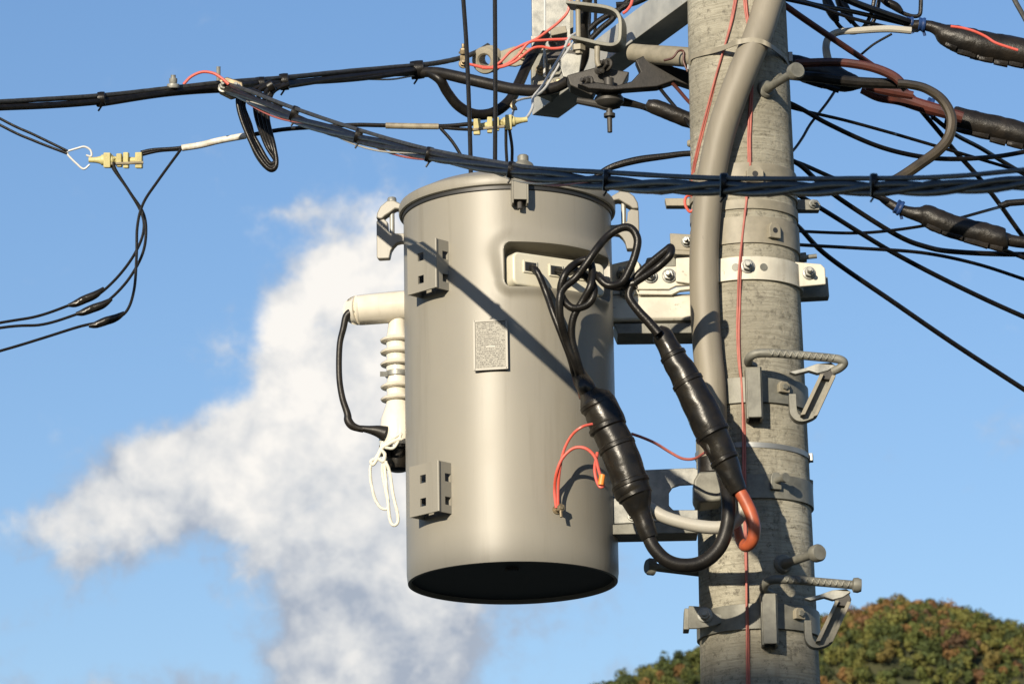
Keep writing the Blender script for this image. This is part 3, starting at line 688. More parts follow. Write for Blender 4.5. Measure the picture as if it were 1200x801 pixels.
# mounting lugs: hollow channel with square holes
def mount_lug(px, py):
    """channel centred on photo pixel column px; py = lower edge of its front plate"""
    th = -44.5; n = V((math.sin(R(th)), -math.cos(R(th)), 0)); td = V((0, 0, 1)).cross(n)   # td points to the right of the face
    w, dep, H = M(45, YT), M(24, YT), M(59, YT)
    c = V((XT, YT, 0)) + n * (RTK + dep - M(4, YT))
    zlo = P(px, py, c.y).z
    o_ = V((c.x, c.y, zlo)) - td * (w / 2)
    hs = M(9.5, YT); c1, c2 = w * .47 - hs / 2 + .0, 0
    holes = [(w * .48 - hs / 2, H * .24 - hs / 2, w * .48 + hs / 2, H * .24 + hs / 2), (w * .48 - hs / 2, H * .70 - hs / 2, w * .48 + hs / 2, H * .70 + hs / 2)]
    T = .0045
    mb = MB().plate(o_, td, (0, 0, 1), w, H, T, holes)
    d2 = M(40, YT)
    hol2 = [(d2 * .38 - hs / 2, H * .24 - hs / 2, d2 * .38 + hs / 2, H * .24 + hs / 2), (d2 * .38 - hs / 2, H * .70 - hs / 2, d2 * .38 + hs / 2, H * .70 + hs / 2)]
    mb.plate(o_ + td * (w + .0005) - n * .003, -n, (0, 0, 1), d2 - .003, H, T, hol2)
    mb.plate(o_ - td * .0005 - n * d2, n, (0, 0, 1), d2 - .003, H, T, [(d2 - .003 - h2[2], h2[1], d2 - .003 - h2[0], h2[3]) for h2 in hol2])
    # rounded corners
    for k in (0, 1): mb.tube([o_ + td * (w * k) - n * .0032 + V((0, 0, .0004)), o_ + td * (w * k) - n * .0032 + V((0, 0, H - .0004))], .0034, 14)
    return build('mounting_lug', mb, PAINT, tr)
mount_lug(498, 341); mount_lug(504, 602)

# terminal block
thb = 30.0; n = V((math.sin(R(thb)), -math.cos(R(thb)), 0)); td = V((0, 0, 1)).cross(n)
zbt, zbb = TANK.zof(640, 298.5, 0), TANK.zof(640, 337.5, 0)
L2, Hb = .121, (zbt - zbb) / 2; Cb = V((XT, YT, (zbt + zbb) / 2)) + n * .234
out = []; rc = .016
for (sx, sy, a0) in ((1, 1, 0), (-1, 1, 90), (-1, -1, 180), (1, -1, 270)):
    for k in range(7):
        a = R(a0 + 15 * k); out.append((sx * (L2 - rc) + rc * math.cos(a), sy * (Hb - rc) + rc * math.sin(a)))
blk = MB().prism([Cb - n * .05 + td * a + V((0, 0, b)) for a, b in out], n * .05)
tb = build('terminal_block', blk, CREAM, tr, bevel=.006)
sock = []
for i, px in enumerate((621, 651, 684)):
    # slot centres along the block face
    best = min(np.linspace(-L2, L2, 241), key=lambda a: abs(((lambda q: CX + FPX * (q - CAM).dot(RT) / (q - CAM).dot(FW))(Cb + td * float(a))) - px))
    q = Cb + td * float(best) + V((0, 0, .006)); sock.append(q)
    fr = MB().box(q + n * .001, (td, n, (0, 0, 1)), (.0185, .0022, .0145)); s_ = build('socket_frame', fr, CREAM, tb, bevel=.001)
    build('socket', MB().box(q + n * .0022, (td, n, (0, 0, 1)), (.0145, .0018, .0105)), BLK, s_)

# nameplate with rows of tiny stamped marks
def np_mat():
    m = bpy.data.materials.new('stamped_nameplate'); m.use_nodes = True; t = m.node_tree; b = t.nodes['Principled BSDF']; b.inputs['Roughness'].default_value = .5; b.inputs['Metallic'].default_value = .3
    g = t.nodes.new('ShaderNodeTexCoord'); mp = t.nodes.new('ShaderNodeMapping'); t.links.new(g.outputs['Object'], mp.inputs['Vector']); mp.inputs['Scale'].default_value = (1, 1, 1)
    n1 = t.nodes.new('ShaderNodeTexNoise'); n1.inputs['Scale'].default_value = 420; n1.inputs['Detail'].default_value = 3; t.links.new(mp.outputs[0], n1.inputs['Vector'])
    r = t.nodes.new('ShaderNodeValToRGB'); t.links.new(n1.outputs['Fac'], r.inputs[0]); r.color_ramp.elements[0].position = .40; r.color_ramp.elements[0].color = (.135, .13, .112, 1); r.color_ramp.elements[1].position = .62; r.color_ramp.elements[1].color = (.07, .067, .057, 1)
    t.links.new(r.outputs[0], b.inputs['Base Color']); return m
th_n = math.degrees(math.asin((577 - 597.5) / 122.5)); n = V((math.sin(R(th_n)), -math.cos(R(th_n)), 0)); td = V((0, 0, 1)).cross(n)
zc0, zc1 = TANK.zof(577, 433), TANK.zof(577, 376.5); c = V((XT, YT, (zc0 + zc1) / 2)) + n * (RTK + .006)
w2, h2 = M(18.8, YT), (zc1 - zc0) / 2
npl = build('nameplate', MB().box(c, (td, n, (0, 0, 1)), (w2, .0014, h2)), np_mat(), tr)
rim = MB()
for a, b, ww, hh_ in ((0, 1, w2, .0022), (0, -1, w2, .0022), (1, 0, .0022, h2 + .0018), (-1, 0, .0022, h2 + .0018)):
    rim.box(c + td * (a * w2) + V((0, 0, b * h2)) + n * .001, (td, n, (0, 0, 1)), (ww, .0026, hh_))
build('plate_frame', rim, PAINT, npl)
mk = MB()
for i in range(21):
    z = h2 * (.88 - i * .088); x0 = -w2 * .84
    while x0 < w2 * .80:
        ln = random.uniform(.0008, .0040)
        if random.random() < .62: mk.box(c + td * (x0 + ln / 2) + V((0, 0, z)) + n * .0015, (td, n, (0, 0, 1)), (ln / 2, .00025, random.uniform(.0005, .0009)))
        x0 += ln + random.uniform(.0006, .0016)
build('stamped_print', mk, DK_SHADE_PRINT, npl, smooth=0); npl.children[-1]['kind'] = 'stuff'
build('stamped_line', MB().box(c + V((0, 0, -h2 * .07)) + n * .0016, (td, n, (0, 0, 1)), (w2 * .28, .0004, .0011)), LGREY, npl, smooth=0)

# earth stud with washer
p = TANK.surf(652, 597, 0); n = TANK.nrm(p)
st = build('earth_stud', MB().lathe(p - n * .003, n, [(.010, 0), (.010, .006), (.0055, .007), (.0055, .030), (.0045, .032)], 14), BRASS, tr)
build('stud_nut', MB().lathe(p + n * .018, n, [(.0095, 0), (.0095, .008)], 6).tube([p + n * .022, p + n * .026 - V((0, 0, .022))], .0035, 8), BRASS, st)

# high-voltage bushing at the back left
YB = YT + .13
bs = build('bushing_head', cable([(484, 358.5, YB, 18.5), (470, 359, YB, 18.7), (424, 363, YB - .02, 18), (419.5, 363.5, YB - .02, 16.8)], YB, 18, 6, 28), PORC, tr)
build('head_cap', cable([(421.5, 363.5, YB - .02, 15.8), (418.5, 363.8, YB - .02, 15)], YB, 15, 3, 24), PORC, bs)
pr_ = []
xa, za, zz1 = P(466, 450, YB).x, P(466, 378, YB).z, P(466, 524, YB).z; zpx = (za - zz1) / (524 - 378.)
prof = [(10, 374), (11, 384)]
for yy_ in (398.5, 412.5, 426.5, 453, 467.5): prof += [(12.5, yy_ - 6), (13, yy_ - 4), (19, yy_ - 1), (20.3, yy_ + .5), (19.4, yy_ + 2.0), (13.5, yy_ + 3)]
prof += [(14, 474), (17, 482), (20.5, 491), (22, 505), (22.5, 518), (21, 524)]
bi = build('bushing_insulator', MB().lathe((xa, YB, zz1), (0, 0, 1), [(M(r_, YB), (524 - yy_) * zpx) for r_, yy_ in prof][::-1], 48), PORC, tr)
build('metal_clip', MB().lathe((xa, YB, P(466, 442, YB).z), (0, 0, 1), [(M(13.5, YB), 0), (M(14.5, YB), .002), (M(14.5, YB), .012), (M(13.5, YB), .014)], 40).box(P(450, 438, YB - .01), (RT, FW, UP), (.009, .01, .006)), GALV, bi)
bb_ = MB().lathe((xa, YB, P(466, 552, YB).z), (0, 0, 1), [(M(8, YB), 0), (M(14, YB), .004), (M(16, YB), .018), (M(17, YB), .045), (M(19.5, YB), .05), (M(19.5, YB), .062)], 40)
for a_ in (447, 455): bb_.box(P(a_, 528, YB - .03), (RT, FW, UP), (.005, .012, .013))
build('bushing_base', bb_, TAPE, tr)
jl = thing('bushing_lead', P(403, 400, YB), 'black jumper lead arching from the cream bushing head down to its base', 'cable')
build('lead', cable([(417, 364.5, None, 6.5), (411, 366, None, 5.2), (405.5, 371, None, 4.2), (402.5, 384, None, 3.9), (398, 405, None, 3.6), (397.5, 440, None, 3.6), (401, 465, None, 3.8), (407, 484, None, 4.2), (408, 492, None, 5), (412, 498, None, 5), (418, 501, None, 4.2), (426, 503, None, 3.8)], YB - .03, 4, 8, 14), RUBM, jl)
build('boot', cable([(419, 501, None, 3.2), (432, 503, None, 4.6), (443, 505, None, 7), (452, 508, None, 9.4)], YB - .03, 4, 8, 18), RUBM, jl)
rp_ = thing('nylon_rope', P(450, 520, YB - .07), 'thin white rope tied around the bushing base and hanging in loops', 'rope')
YR = YB - .065
build('rope_loop', cable([(449, 517), (444, 530), (438, 540), (434, 548), (435, 566), (440, 585), (447, 595), (455, 594), (452, 575), (448, 552), (450, 535)], YR, 1.7, 8, 8, strands=4, twist=700), ROPE, rp_)
build('rope_loop', cable([(450, 535), (452, 560), (455, 590), (457, 608), (461, 615), (466, 612), (466, 602), (461, 580), (457, 555), (452, 540)], (YR, YR - .01), 1.9, 8, 8, strands=4, twist=700), ROPE, rp_)
build('rope_knot', cable([(446, 528), (441, 539), (437, 544), (435, 540), (442, 537), (449, 540), (451, 532), (447, 526), (455, 520), (463, 516), (470, 514)], YR - .004, 2.1, 6, 8), ROPE, rp_)
build('rope_wrap', cable([(447, 523), (455, 517), (463, 512), (470, 508), (462, 524), (450, 524)], YR - .003, 1.7, 6, 8), ROPE, rp_)

# ------------------------------------------------------------------ hangers between transformer and pole
YU = YT + .10
up = thing('upper_hanger', P(765, 350, YU), 'white painted steel hanger arm with two bolts joining transformer to pole high up', 'hanger bracket')
def poly(pts, Y, dy, m, par, nm, bev=.003): return build(nm, slab(pts, Y, dy), m, par, bevel=bev)
xa0, xa1 = P(700, 365, YU).x, P(842, 365, YU).x
z0_, z1_ = P(765, 380, YU).z, P(765, 346, YU).z
hb_ = (z1_ - z0_)
# long trough-shaped arm: rounded front, open below
sec = [(-.0, 0)] + [(-.045 * math.sin(R(a)), hb_ * (1 - .42 * (1 - math.sin(R(a)))) if False else 0) for a in ()]
prf = [(.02, 0.0), (-.030, 0.0), (-.036, .006), (-.036, hb_ * .55), (-.030, hb_ * .82), (-.015, hb_ * .97), (.02, hb_)]
build('arm', MB().prism([V((xa0, YU + a, z0_ + b)) for a, b in prf], V((xa1 - xa0, 0, 0))), WPAINT, up, bevel=.003)
build('arm_flange', slab([(719, 379), (815, 378), (815, 390), (724, 391)], YU - .028, .10), GALVD, up, bevel=.002)
poly([(708, 318), (718, 309), (744, 303), (752, 310), (752, 345), (708, 345)], YU - .02, .012, WPAINT, up, 'tank_plate')
poly([(746, 313), (815, 311), (815, 333), (792, 335), (784, 339), (746, 339)], YU - .036, .014, WPAINT, up, 'bolt_plate')
poly([(749, 340), (784, 340.5), (793, 336.5), (815, 334.5), (815, 338), (797, 340), (787, 345), (749, 344.5)], YU - .042, .02, WPAINT, up, 'plate_rib', .001)
poly([(792, 302), (822, 300), (822, 334), (792, 330)], YU - .045, .02, WPAINT, up, 'end_plate')
for a in (762, 784): build('bolt', MB().hexbolt(P(a, 323.5 - (a - 762) * .02, YU - .037), (-.15, -1, 0), .0125, .011, True, .014), GALV, up)
for a, b in ((731, 321), (735, 343)): build('bolt', MB().hexbolt(P(a, b, YU - .03), (-.25, -1, .1), .013, .012, True, .02), GALV, up)
poly([(785, 273), (820, 275), (820, 294), (786, 293)], YU - .03, .012, BAND, up, 'top_lug', .002)
poly([(786, 292.5), (820, 294), (820, 299), (792, 298)], YU - .03, .04, BAND, up, 'top_lug_foot', .002)
build('bolt', MB().hexbolt(P(805, 283, YU - .032), (-.2, -1, 0), .010, .010, True, .010), GALV, up)
poly([(758, 302), (792, 296), (792, 312), (754, 314)], YU + .01, .03, GALVD, up, 'back_plate', .002)

YLH = YT - .04
lo = thing('lower_hanger', P(770, 590, YLH), 'galvanised steel hanger arm with a slot opening at the transformer foot', 'hanger bracket')
poly([(712, 552), (814, 547.5), (818, 550), (818, 567), (797, 568), (788, 571), (784, 577), (784, 592), (789, 597), (818, 597), (818, 608), (712, 614)], YLH - .03, .010, GALV, lo, 'arm', .002)
poly([(712, 614.5), (818, 608.5), (818, 624), (712, 626)], YLH - .04, .085, GALVD, lo, 'arm_foot', .002)
build('stiffener', slab([(712, 548), (740, 548), (740, 553), (712, 553)], YLH - .03, .07), GALV, lo, bevel=.002)
build('bolt', MB().hexbolt(P(741, 604, YLH - .031), (-.1, -1, 0), .009, .008), GALV, lo)
poly([(813, 562), (819, 552), (846, 551), (846, 586), (819, 589), (813, 582)], YLH - .040, .09, GALVD, lo, 'pole_saddle', .006)

# ------------------------------------------------------------------ secondary leads, joints, tails
Yf = 9.44
sl_ = thing('cable_joint', P(725, 530, Yf), 'fat black taped cable joint hanging close against the transformer front', 'cable joint')
build('sleeve', sleeve([(678, 436, 9.47, 8.1), (686, 452, None, 10.9), (690, 460, None, 11.8), (697, 470, None, 20.2), (704, 478, None, 21.0), (712, 496, None, 21.8), (714, 502, None, 20.6), (722, 520, None, 21.0), (730, 540, None, 21.4), (738, 562, None, 21.0), (740, 572, None, 21.8), (744, 580, None, 20.2), (748, 594, None, 15.1), (752, 604, None, 11.8), (757, 618, None, 11.2), (762, 630, None, 9.9)], Yf, 7, 28, .022), TAPE, sl_)
for (a, b, r_) in ((701, 474, 22.0), (712, 500, 22.8), (723, 523, 22.5), (739, 567, 23.0), (744, 580, 20.7)):
    dd = V((.36, 0, -.93)).normalized(); q = P(a, b, Yf); build('tape_ridge', MB().lathe(q - dd * .004, dd, [(M(r_ - 2.5, Yf), -.004), (M(r_, Yf), 0), (M(r_, Yf), .008), (M(r_ - 2.5, Yf), .012)], 32), TAPE, sl_)
build('lead_seal', cable([(675, 438, 9.47, 5.4), (678, 448, None, 5.9), (681, 456, None, 5.0), (684, 466, None, 5.4)], 9.46, 6, 6, 12), BROWN, sl_)
build('side_seam', cable([(724, 500), (733, 520), (742, 543), (750, 566), (752, 580)], Yf - .01, 7, 6, 10, bumpy=.05), TAPE, sl_)
sr_ = thing('cable_joint', P(820, 480, Yf), 'long black taped cable joint slanting across the front of the pole', 'cable joint')
build('sleeve', sleeve([(770, 386, None, 7.2), (776, 393, None, 12.3), (783, 405, None, 12.8), (792, 424, None, 15.5), (800, 436, None, 16.9), (812, 460, None, 18.7), (824, 484, None, 20.1), (834, 506, None, 20.1), (840, 518, None, 17.8), (846, 532, None, 16.9), (853, 548, None, 14.6), (858, 560, None, 12.8), (866, 576, None, 9.9)], Yf, 7, 28, .022), TAPE, sr_)
for (a, b, r_) in ((789, 417, 16.0), (806, 448, 19.2), (835, 508, 21.4), (849, 539, 17.7)):
    dd = V((.45, 0, -.9)).normalized(); q = P(a, b, Yf); build('tape_ridge', MB().lathe(q - dd * .004, dd, [(M(r_ - 2.5, Yf), -.004), (M(r_, Yf), 0), (M(r_, Yf), .008), (M(r_ - 2.5, Yf), .012)], 32), TAPE, sr_)
build('side_seam', cable([(796, 446), (808, 474), (820, 500), (832, 524), (842, 540)], Yf - .012, 6.5, 6, 10, bumpy=.05), TAPE, sr_)

tl = 'cable'
solo('power_cable', cable([(757, 622, Yf, 7.7), (766, 641, None, 8.1), (781, 656, None, 8.1), (800, 662, None, 8.3), (822, 659, None, 8.5), (840, 645, None, 8.5), (850, 625, None, 8.5), (854, 600, None, 8.3), (852, 575, Yf + .02, 8.1), (846, 550, Yf + .07, 8.1), (840, 525, Yf + .12, 8.1)], Yf, 10, 8, 18), RUBM, 'thick black cable making a U from the front joint up to the conduit mouth', tl)
solo('orange_cable', cable([(866, 574, Yf, 7.6), (874, 588, None, 7.6), (881, 604, None, 7.6), (884, 620, None, 7.4), (881, 634, Yf + .01, 7.0), (874, 640, Yf + .03, 6.5), (868, 634, Yf + .06, 6.0), (864, 618, Yf + .09, 5.5), (858, 590, Yf + .12, 5.5), (848, 555, Yf + .14, 5.5)], Yf, 10, 8, 18), ORNG, 'short orange-red cable tail bent in a tight hook at the slanting joint', tl)
solo('pale_cable', cable([(748, 583, Yf + .02, 7.5), (760, 594, None, 7.6), (778, 605, None, 7.6), (800, 612, None, 7.6), (825, 617, None, 7.8), (848, 617, None, 7.8), (864, 608, None, 7.8), (870, 594, Yf + .03, 7.6), (866, 574, Yf + .05, 7.4), (856, 545, Yf + .10, 7), (846, 530, Yf + .12, 7)], Yf + .03, 8, 8, 16), LGREY, 'pale grey cable curving from the front joint beneath the black U cable', tl)

# leads from the terminal block
def pxof(q): d = q - CAM; return CX + FPX * d.dot(RT) / d.dot(FW), CY - FPX * d.dot(UP) / d.dot(FW)
(ax1, ay1), (ax2, ay2), (ax3, ay3) = [pxof(q) for q in sock]
y1_, y2_, y3_ = sock[0].y, sock[1].y, sock[2].y
LEADG = None
solo('terminal_lead', cable([(ax1 + 2, ay1, y1_ - .002, 4), (ax1 + 9, ay1 + 6, y1_ - .02, 4), (640, 343, 9.44, 4.1), (648, 366, 9.43, 4.1), (658, 392, 9.43, 4.1), (668, 418, 9.44, 4.2), (674, 440, 9.46, 4.2)], 9.45, 4.2, 8, 12), RUB, 'black lead dropping straight from the first socket of the terminal block', 'cable')
solo('terminal_lead', cable([(ax2 + 1, ay2, y2_ - .002, 4), (ax2 + 14, ay2 + 2, y2_ - .03, 4.2), (676, 317, 9.42, 4.4), (693, 330, 9.41, 4.6), (696, 345, None, 4.6), (688, 357, None, 4.6), (672, 361, None, 4.6), (661, 352, None, 4.6), (657, 338, 9.39, 4.6), (663, 320, 9.385, 4.6), (676, 308, None, 4.6), (689, 305, None, 4.6), (694, 316, None, 4.6), (692, 335, 9.39, 4.6), (683, 352, 9.40, 4.6), (672, 372, 9.41, 4.6), (670, 395, 9.42, 4.6), (676, 420, 9.43, 4.6), (684, 446, 9.45, 4.6)], 9.4, 4.5, 8, 14), RUB, 'black lead looped once in front of the cream terminal block', 'cable')
solo('terminal_lead', cable([(ax3, ay3, y3_ - .002, 4), (ax3 + 6, ay3 + 3, y3_ - .03, 4.4), (698, 322, 9.41, 4.6), (712, 334, None, 4.7), (728, 331, None, 4.7), (738, 315, None, 4.8), (745, 296, None, 4.8), (747, 280, None, 4.8), (740, 268, None, 4.8), (728, 267, None, 4.8), (712, 277, None, 4.8), (699, 292, 9.38, 4.8), (688, 308, 9.38, 4.7), (675, 325, 9.39, 4.7), (660, 338, 9.39, 4.6), (656, 352, None, 4.6), (657, 375, 9.40, 4.6), (664, 400, 9.42, 4.6), (673, 422, 9.43, 4.6), (680, 444, 9.45, 4.6)], 9.39, 4.6, 8, 14), RUB, 'black lead looped high past the right lid clamp of the transformer', 'cable')
solo('terminal_lead', cable([(700, 322, 9.45, 5), (712, 333, 9.44, 5), (725, 336, 9.43, 5), (737, 334, 9.42, 5), (748, 322, 9.41, 4.8), (764, 307, None, 4.8), (780, 294, None, 4.8), (786, 290, None, 4.8), (785, 299, 9.40, 4.8), (772, 312, None, 4.8), (756, 323, None, 4.8), (744, 331, None, 4.8), (738, 340, None, 5), (738, 350, None, 5), (748, 364, None, 5.2), (760, 377, None, 5.6), (772, 391, None, 6)], 9.41, 5, 8, 14), RUB, 'black lead with a narrow pointed loop running into the slanting joint', 'cable')
solo('tape_wrap', cable([(731, 333, 9.42, 7), (738, 334, 9.415, 8), (745, 332, 9.41, 7)], 9.42, 7, 6, 14, bumpy=.05), TAPE, 'black tape wrapped where the leads meet beside the upper hanger', 'tape')

# red wires at the tank
YW = 9.44
pS = TANK.surf(652, 594, .02)
solo('earth_wire', cable([(652, 595, pS.y), (650, 575, 9.46), (652, 555, 9.44), (659, 537, 9.43), (672, 525, 9.42), (686, 525, 9.41), (697, 535, 9.40), (702, 552, 9.40), (706, 564, 9.40), (707, 569, 9.40), (703, 570, 9.40), (699, 562, 9.405), (697, 548, 9.41), (700, 530, 9.42)], YW, 1.9, 8, 10), RED, 'red earth wire bent low over the tank from the brass stud', 'wire')
solo('earth_wire', cable([(654, 594, pS.y), (654, 575, 9.455), (656, 550, 9.44), (661, 527, 9.43), (670, 510, 9.42), (682, 500, 9.41), (697, 496, 9.42)], YW, 1.7, 8, 10), RED, 'red earth wire taking the higher arc from stud to front joint', 'wire')
solo('cable_tag', cable([(706, 556), (704, 568)], 9.395, 3.6, 4, 12), YTAG, 'small yellow-orange tag on the red wire beside the front joint', 'tag')
solo('red_wire', cable([(740, 508, 9.46), (752, 512), (768, 519), (786, 530), (800, 537), (814, 537), (826, 530, 9.5)], 9.47, 1.7, 8, 10), PINK, 'red wire sagging from the front joint across to the pole', 'wire')

# red pairs on the pole
def on_pole(pts, off, r, n=8):
    cp = [(*POLE.surf(a, b, off + (c[0] if c else 0)), M(r, YP)) for a, b, *c in pts]; cc = cat_rom(cp, n)
    return [V(c[:3].tolist()) for c in cc], [float(c[3]) for c in cc]
def pair(pts, off, r, m, label):
    t = thing('red_wire_pair', POLE.surf(pts[-1][0], pts[-1][1], 0), label, 'wire')
    a, b = on_pole(pts, off, r); side = V((M(r, YP) * .62, 0, 0))
    for k in (0, 1):
        q = [p + side * (math.cos(i * .07 + math.pi * k)) + V((0, -1, 0)) * (M(r, YP) * .8 * math.sin(i * .07 + math.pi * k)) for i, p in enumerate(a)]
        build('wire', MB().tube(q, [x * .66 for x in b], 8), m, t)
pair([(866, -25), (861, 5), (856, 30), (847, 62), (838, 95), (828, 135), (818, 175), (812, 205), (811, 232)], .003, 1.9, PINK, 'thin red wire pair running down the left edge of the pole top')
a_, b_ = path([(812, 228), (804, 231), (803, 240), (808, 248), (812, 246)], YP - .09, 1.7)
solo('red_wire_end', MB().tube(a_, b_, 8), RED, 'hooked red wire end sticking out at left beside the conduit', 'wire')
pair([(872, -20), (874, 10), (877, 30), (880, 60), (881, 90), (880, 120), (878, 160), (878, 200), (874, 240), (870, 280), (867, 315, .009), (866, 350), (865, 385), (866, 420), (869, 450), (871, 480), (872, 520, .003), (872, 560, .007), (873, 600), (874, 650), (875, 700, .006), (876, 740, .006), (877, 810), (880, 900)], .003, 2.0, PINK, 'long thin red wire pair hanging down the centre of the pole')

# ------------------------------------------------------------------ cross arm at the top
def B3(px, py, Y): return P(px, py, Y)
ca = thing('cross_arm', P(760, 60, 10.1), 'square galvanised steel cross arm with dead-end fittings left of the pole top', 'cross arm')
endp = P(639, 137, 10.80); near = P(812, 13, 9.97)
# beam axis runs level: use the near point's height for both
bd = (near - endp); bd.z = 0; L = bd.length; bd.normalize(); sd = V((bd.y, -bd.x, 0))
hw_ = .0375
zc_ = (endp.z + near.z) / 2 
c1 = V((endp.x, endp.y, endp.z)); 
def beam(c1, L, T=.0035):
    mb = MB(); o_ = c1
    A = [(-1, 0), (1, 0), (1, 2), (-1, 2)]; inn = [(-1 + .1, .1), (1 - .1, .1), (1 - .1, 1.9), (-1 + .1, 1.9)]
    vs = [o_ + sd * (a * hw_) + V((0, 0, b * hw_)) + bd * k for k in (0, L) for a, b in A] + [o_ + sd * (a * hw_) + V((0, 0, b * hw_)) + bd * k for k in (0, L) for a, b in inn]
    fs = []
    for i in range(4):
        j = (i + 1) % 4
        fs += [(i, j, 4 + j, 4 + i), (8 + j, 8 + i, 12 + i, 12 + j), (j, i, 8 + i, 8 + j), (4 + i, 4 + j, 12 + j, 12 + i)]
    return mb.add(vs, fs)
BEAMM = mat('beam_zinc', (0.40, 0.40, 0.37), 0.5, metal=.15, noise_s=12, col2=(0.29, 0.295, 0.28), bump=.12, bump_s=200, dirt=(40, .66, (.22, .19, .14)))
build('beam', beam(c1, L + .05), BEAMM, ca, bevel=.003)
# dead-end clamp castings at the beam's far end
YC = 10.62
poly([(622, 70), (632, 62), (652, 60), (668, 72), (672, 90), (664, 108), (646, 112), (628, 104), (622, 92)], YC, .06, GALVD, ca, 'end_casting', .006)
poly([(622, 42), (658, 38), (664, 52), (650, 58), (624, 60)], YC + .02, .05, GALV, ca, 'top_plate', .002)
poly([(640, 62), (674, 58), (676, 66), (642, 71)], YC - .05, .03, DKMET_SHADE, ca, 'cross_plate', .002)
poly([(626, 96), (648, 92), (652, 100), (646, 108), (628, 108)], YC - .03, .03, BAND, ca, 'cast_foot', .003)
build('casting_bolt', MB().hexbolt(P(634, 82, YC), (-.2, -1, 0), .011, .010).hexbolt(P(656, 98, YC), (-.2, -1, 0), .010, .010), BRASS, ca)
build('casting_bolt', MB().hexbolt(P(648, 50, YC), (-.2, -1, .3), .009, .010), GALVD, ca)
poly([(622, -60), (669, -60), (670, 84), (624, 92)], YC + .16, .05, GALV, ca, 'upright_channel', .003)
build('channel_edge', slab([(668, -60), (672, -60), (672, 32), (668, 34)], YC + .12, .08), GALVD, ca, bevel=.001)  # darker steel strip along the channel's right edge
build('dripping_wire', cable([(638, -30), (638.5, 20), (638, 55), (638, 90)], YC - .02, 1.4), ALU, ca)
poly([(645, 33), (663, 30), (665, 38), (646, 42)], YC - .04, .05, BAND, ca, 'small_bracket', .002)
# U shackle of flat bar with pin
def flatbar(pts, Y, w, th_, m, nm, par):
    c = cat_rom([(*P(a, b, Y), 1) for a, b in pts], 6); return build(nm, MB().strip([V(x[:3].tolist()) for x in c], (.25, 1, 0), w, th_), m, par, bevel=.0015)
YS = 10.12
flatbar([(666, 6), (690, 9), (712, 12), (724, 17), (729, 26), (729.5, 40), (728, 51), (721, 56), (708, 55), (690, 51), (672, 47)], YS, .055, .009, GALVD, 'u_shackle', ca)
build('shackle_pin', cable([(677, -6, None, 3.2), (677.5, 20, None, 3.2), (678, 55, None, 3.2)], YS, 3, 4, 12).lathe(P(678, 58, YS), (0, 0, -1), [(.008, -.012), (.017, -.010), (.017, .004), (.010, .006), (.010, .012)], 6), BAND, ca)
build('hanging_bolt', cable([(700, 55, None, 3.6), (700, 72, None, 3.4), (702, 78, None, 3)], YS - .02, 3, 4, 12), BAND, ca)
build('nut_cluster', MB().hexbolt(P(712, 76, YS), (-.6, -.6, 0), .012, .012).hexbolt(P(690, 96, YS), (-.6, -.6, 0), .011, .012).hexbolt(P(703, 82, YS), (.2, -.8, -.4), .010, .012), DKMET_SHADE, ca)
build('lower_clamp', slab([(664, 88), (700, 78), (738, 84), (728, 104), (700, 100), (694, 112), (682, 106), (668, 100)], YS + .02, .06), DKMET_SHADE, ca, bevel=.004)
build('inner_plate', slab([(655, 72), (664, 62), (682, 64), (678, 92), (660, 90)], YS + .06, .01), GALV, ca, bevel=.002)
# brace plate and tan arm to the pole
solo('brace_bracket', slab([(676, 98), (700, 96), (722, 100), (740, 95), (750, 84), (744, 70), (760, 62), (790, 78), (812, 84), (812, 102), (790, 95), (770, 102), (742, 104), (716, 106), (690, 104)], 10.06, .035), RUBM, 'forked brace bracket, coloured dark for shade, between the cross arm and the pole', 'bracket', bevel=.004)  # dark sheath colour stands in for the cross arm's shade
solo('brace_tube', cable([(742, 62, 10.12, 11), (760, 64, 10.08, 11.5), (790, 66, 10.0, 12), (816, 68, 9.94, 12)], 10, 11, 6, 24), BAND, 'tan steel tube leading from the cross arm into the pole', 'brace')
# disc clamp hanging below
dc = thing('hanging_clamp', P(714, 118, 10.12), 'round disc clamp darkened for shade, with a bolt hanging down under the cross arm', 'clamp')
q = P(714, 124, 10.12); s = M(1, 10.12)
build('disc', MB().lathe(q, (0, 0, 1), [(8 * s, -3 * s), (14 * s, 0), (17.5 * s, 4 * s), (17.5 * s, 9 * s), (15 * s, 12 * s), (6 * s, 14 * s), (6 * s, 34 * s)], 36), DKMET_SHADE, dc)
build('bolt_shank', MB().lathe(q, (0, 0, -1), [(4 * s, 0), (4 * s, 10 * s), (7 * s, 10 * s), (7 * s, 14 * s), (3.2 * s, 15 * s), (3 * s, 33 * s)], 12), DKMET_SHADE, dc)
build('jaw', cable([(676, 118, None, 4), (700, 122, None, 5), (712, 124, None, 6), (726, 122, None, 5)], 10.12, 4, 5, 10), DKMET_SHADE, dc)
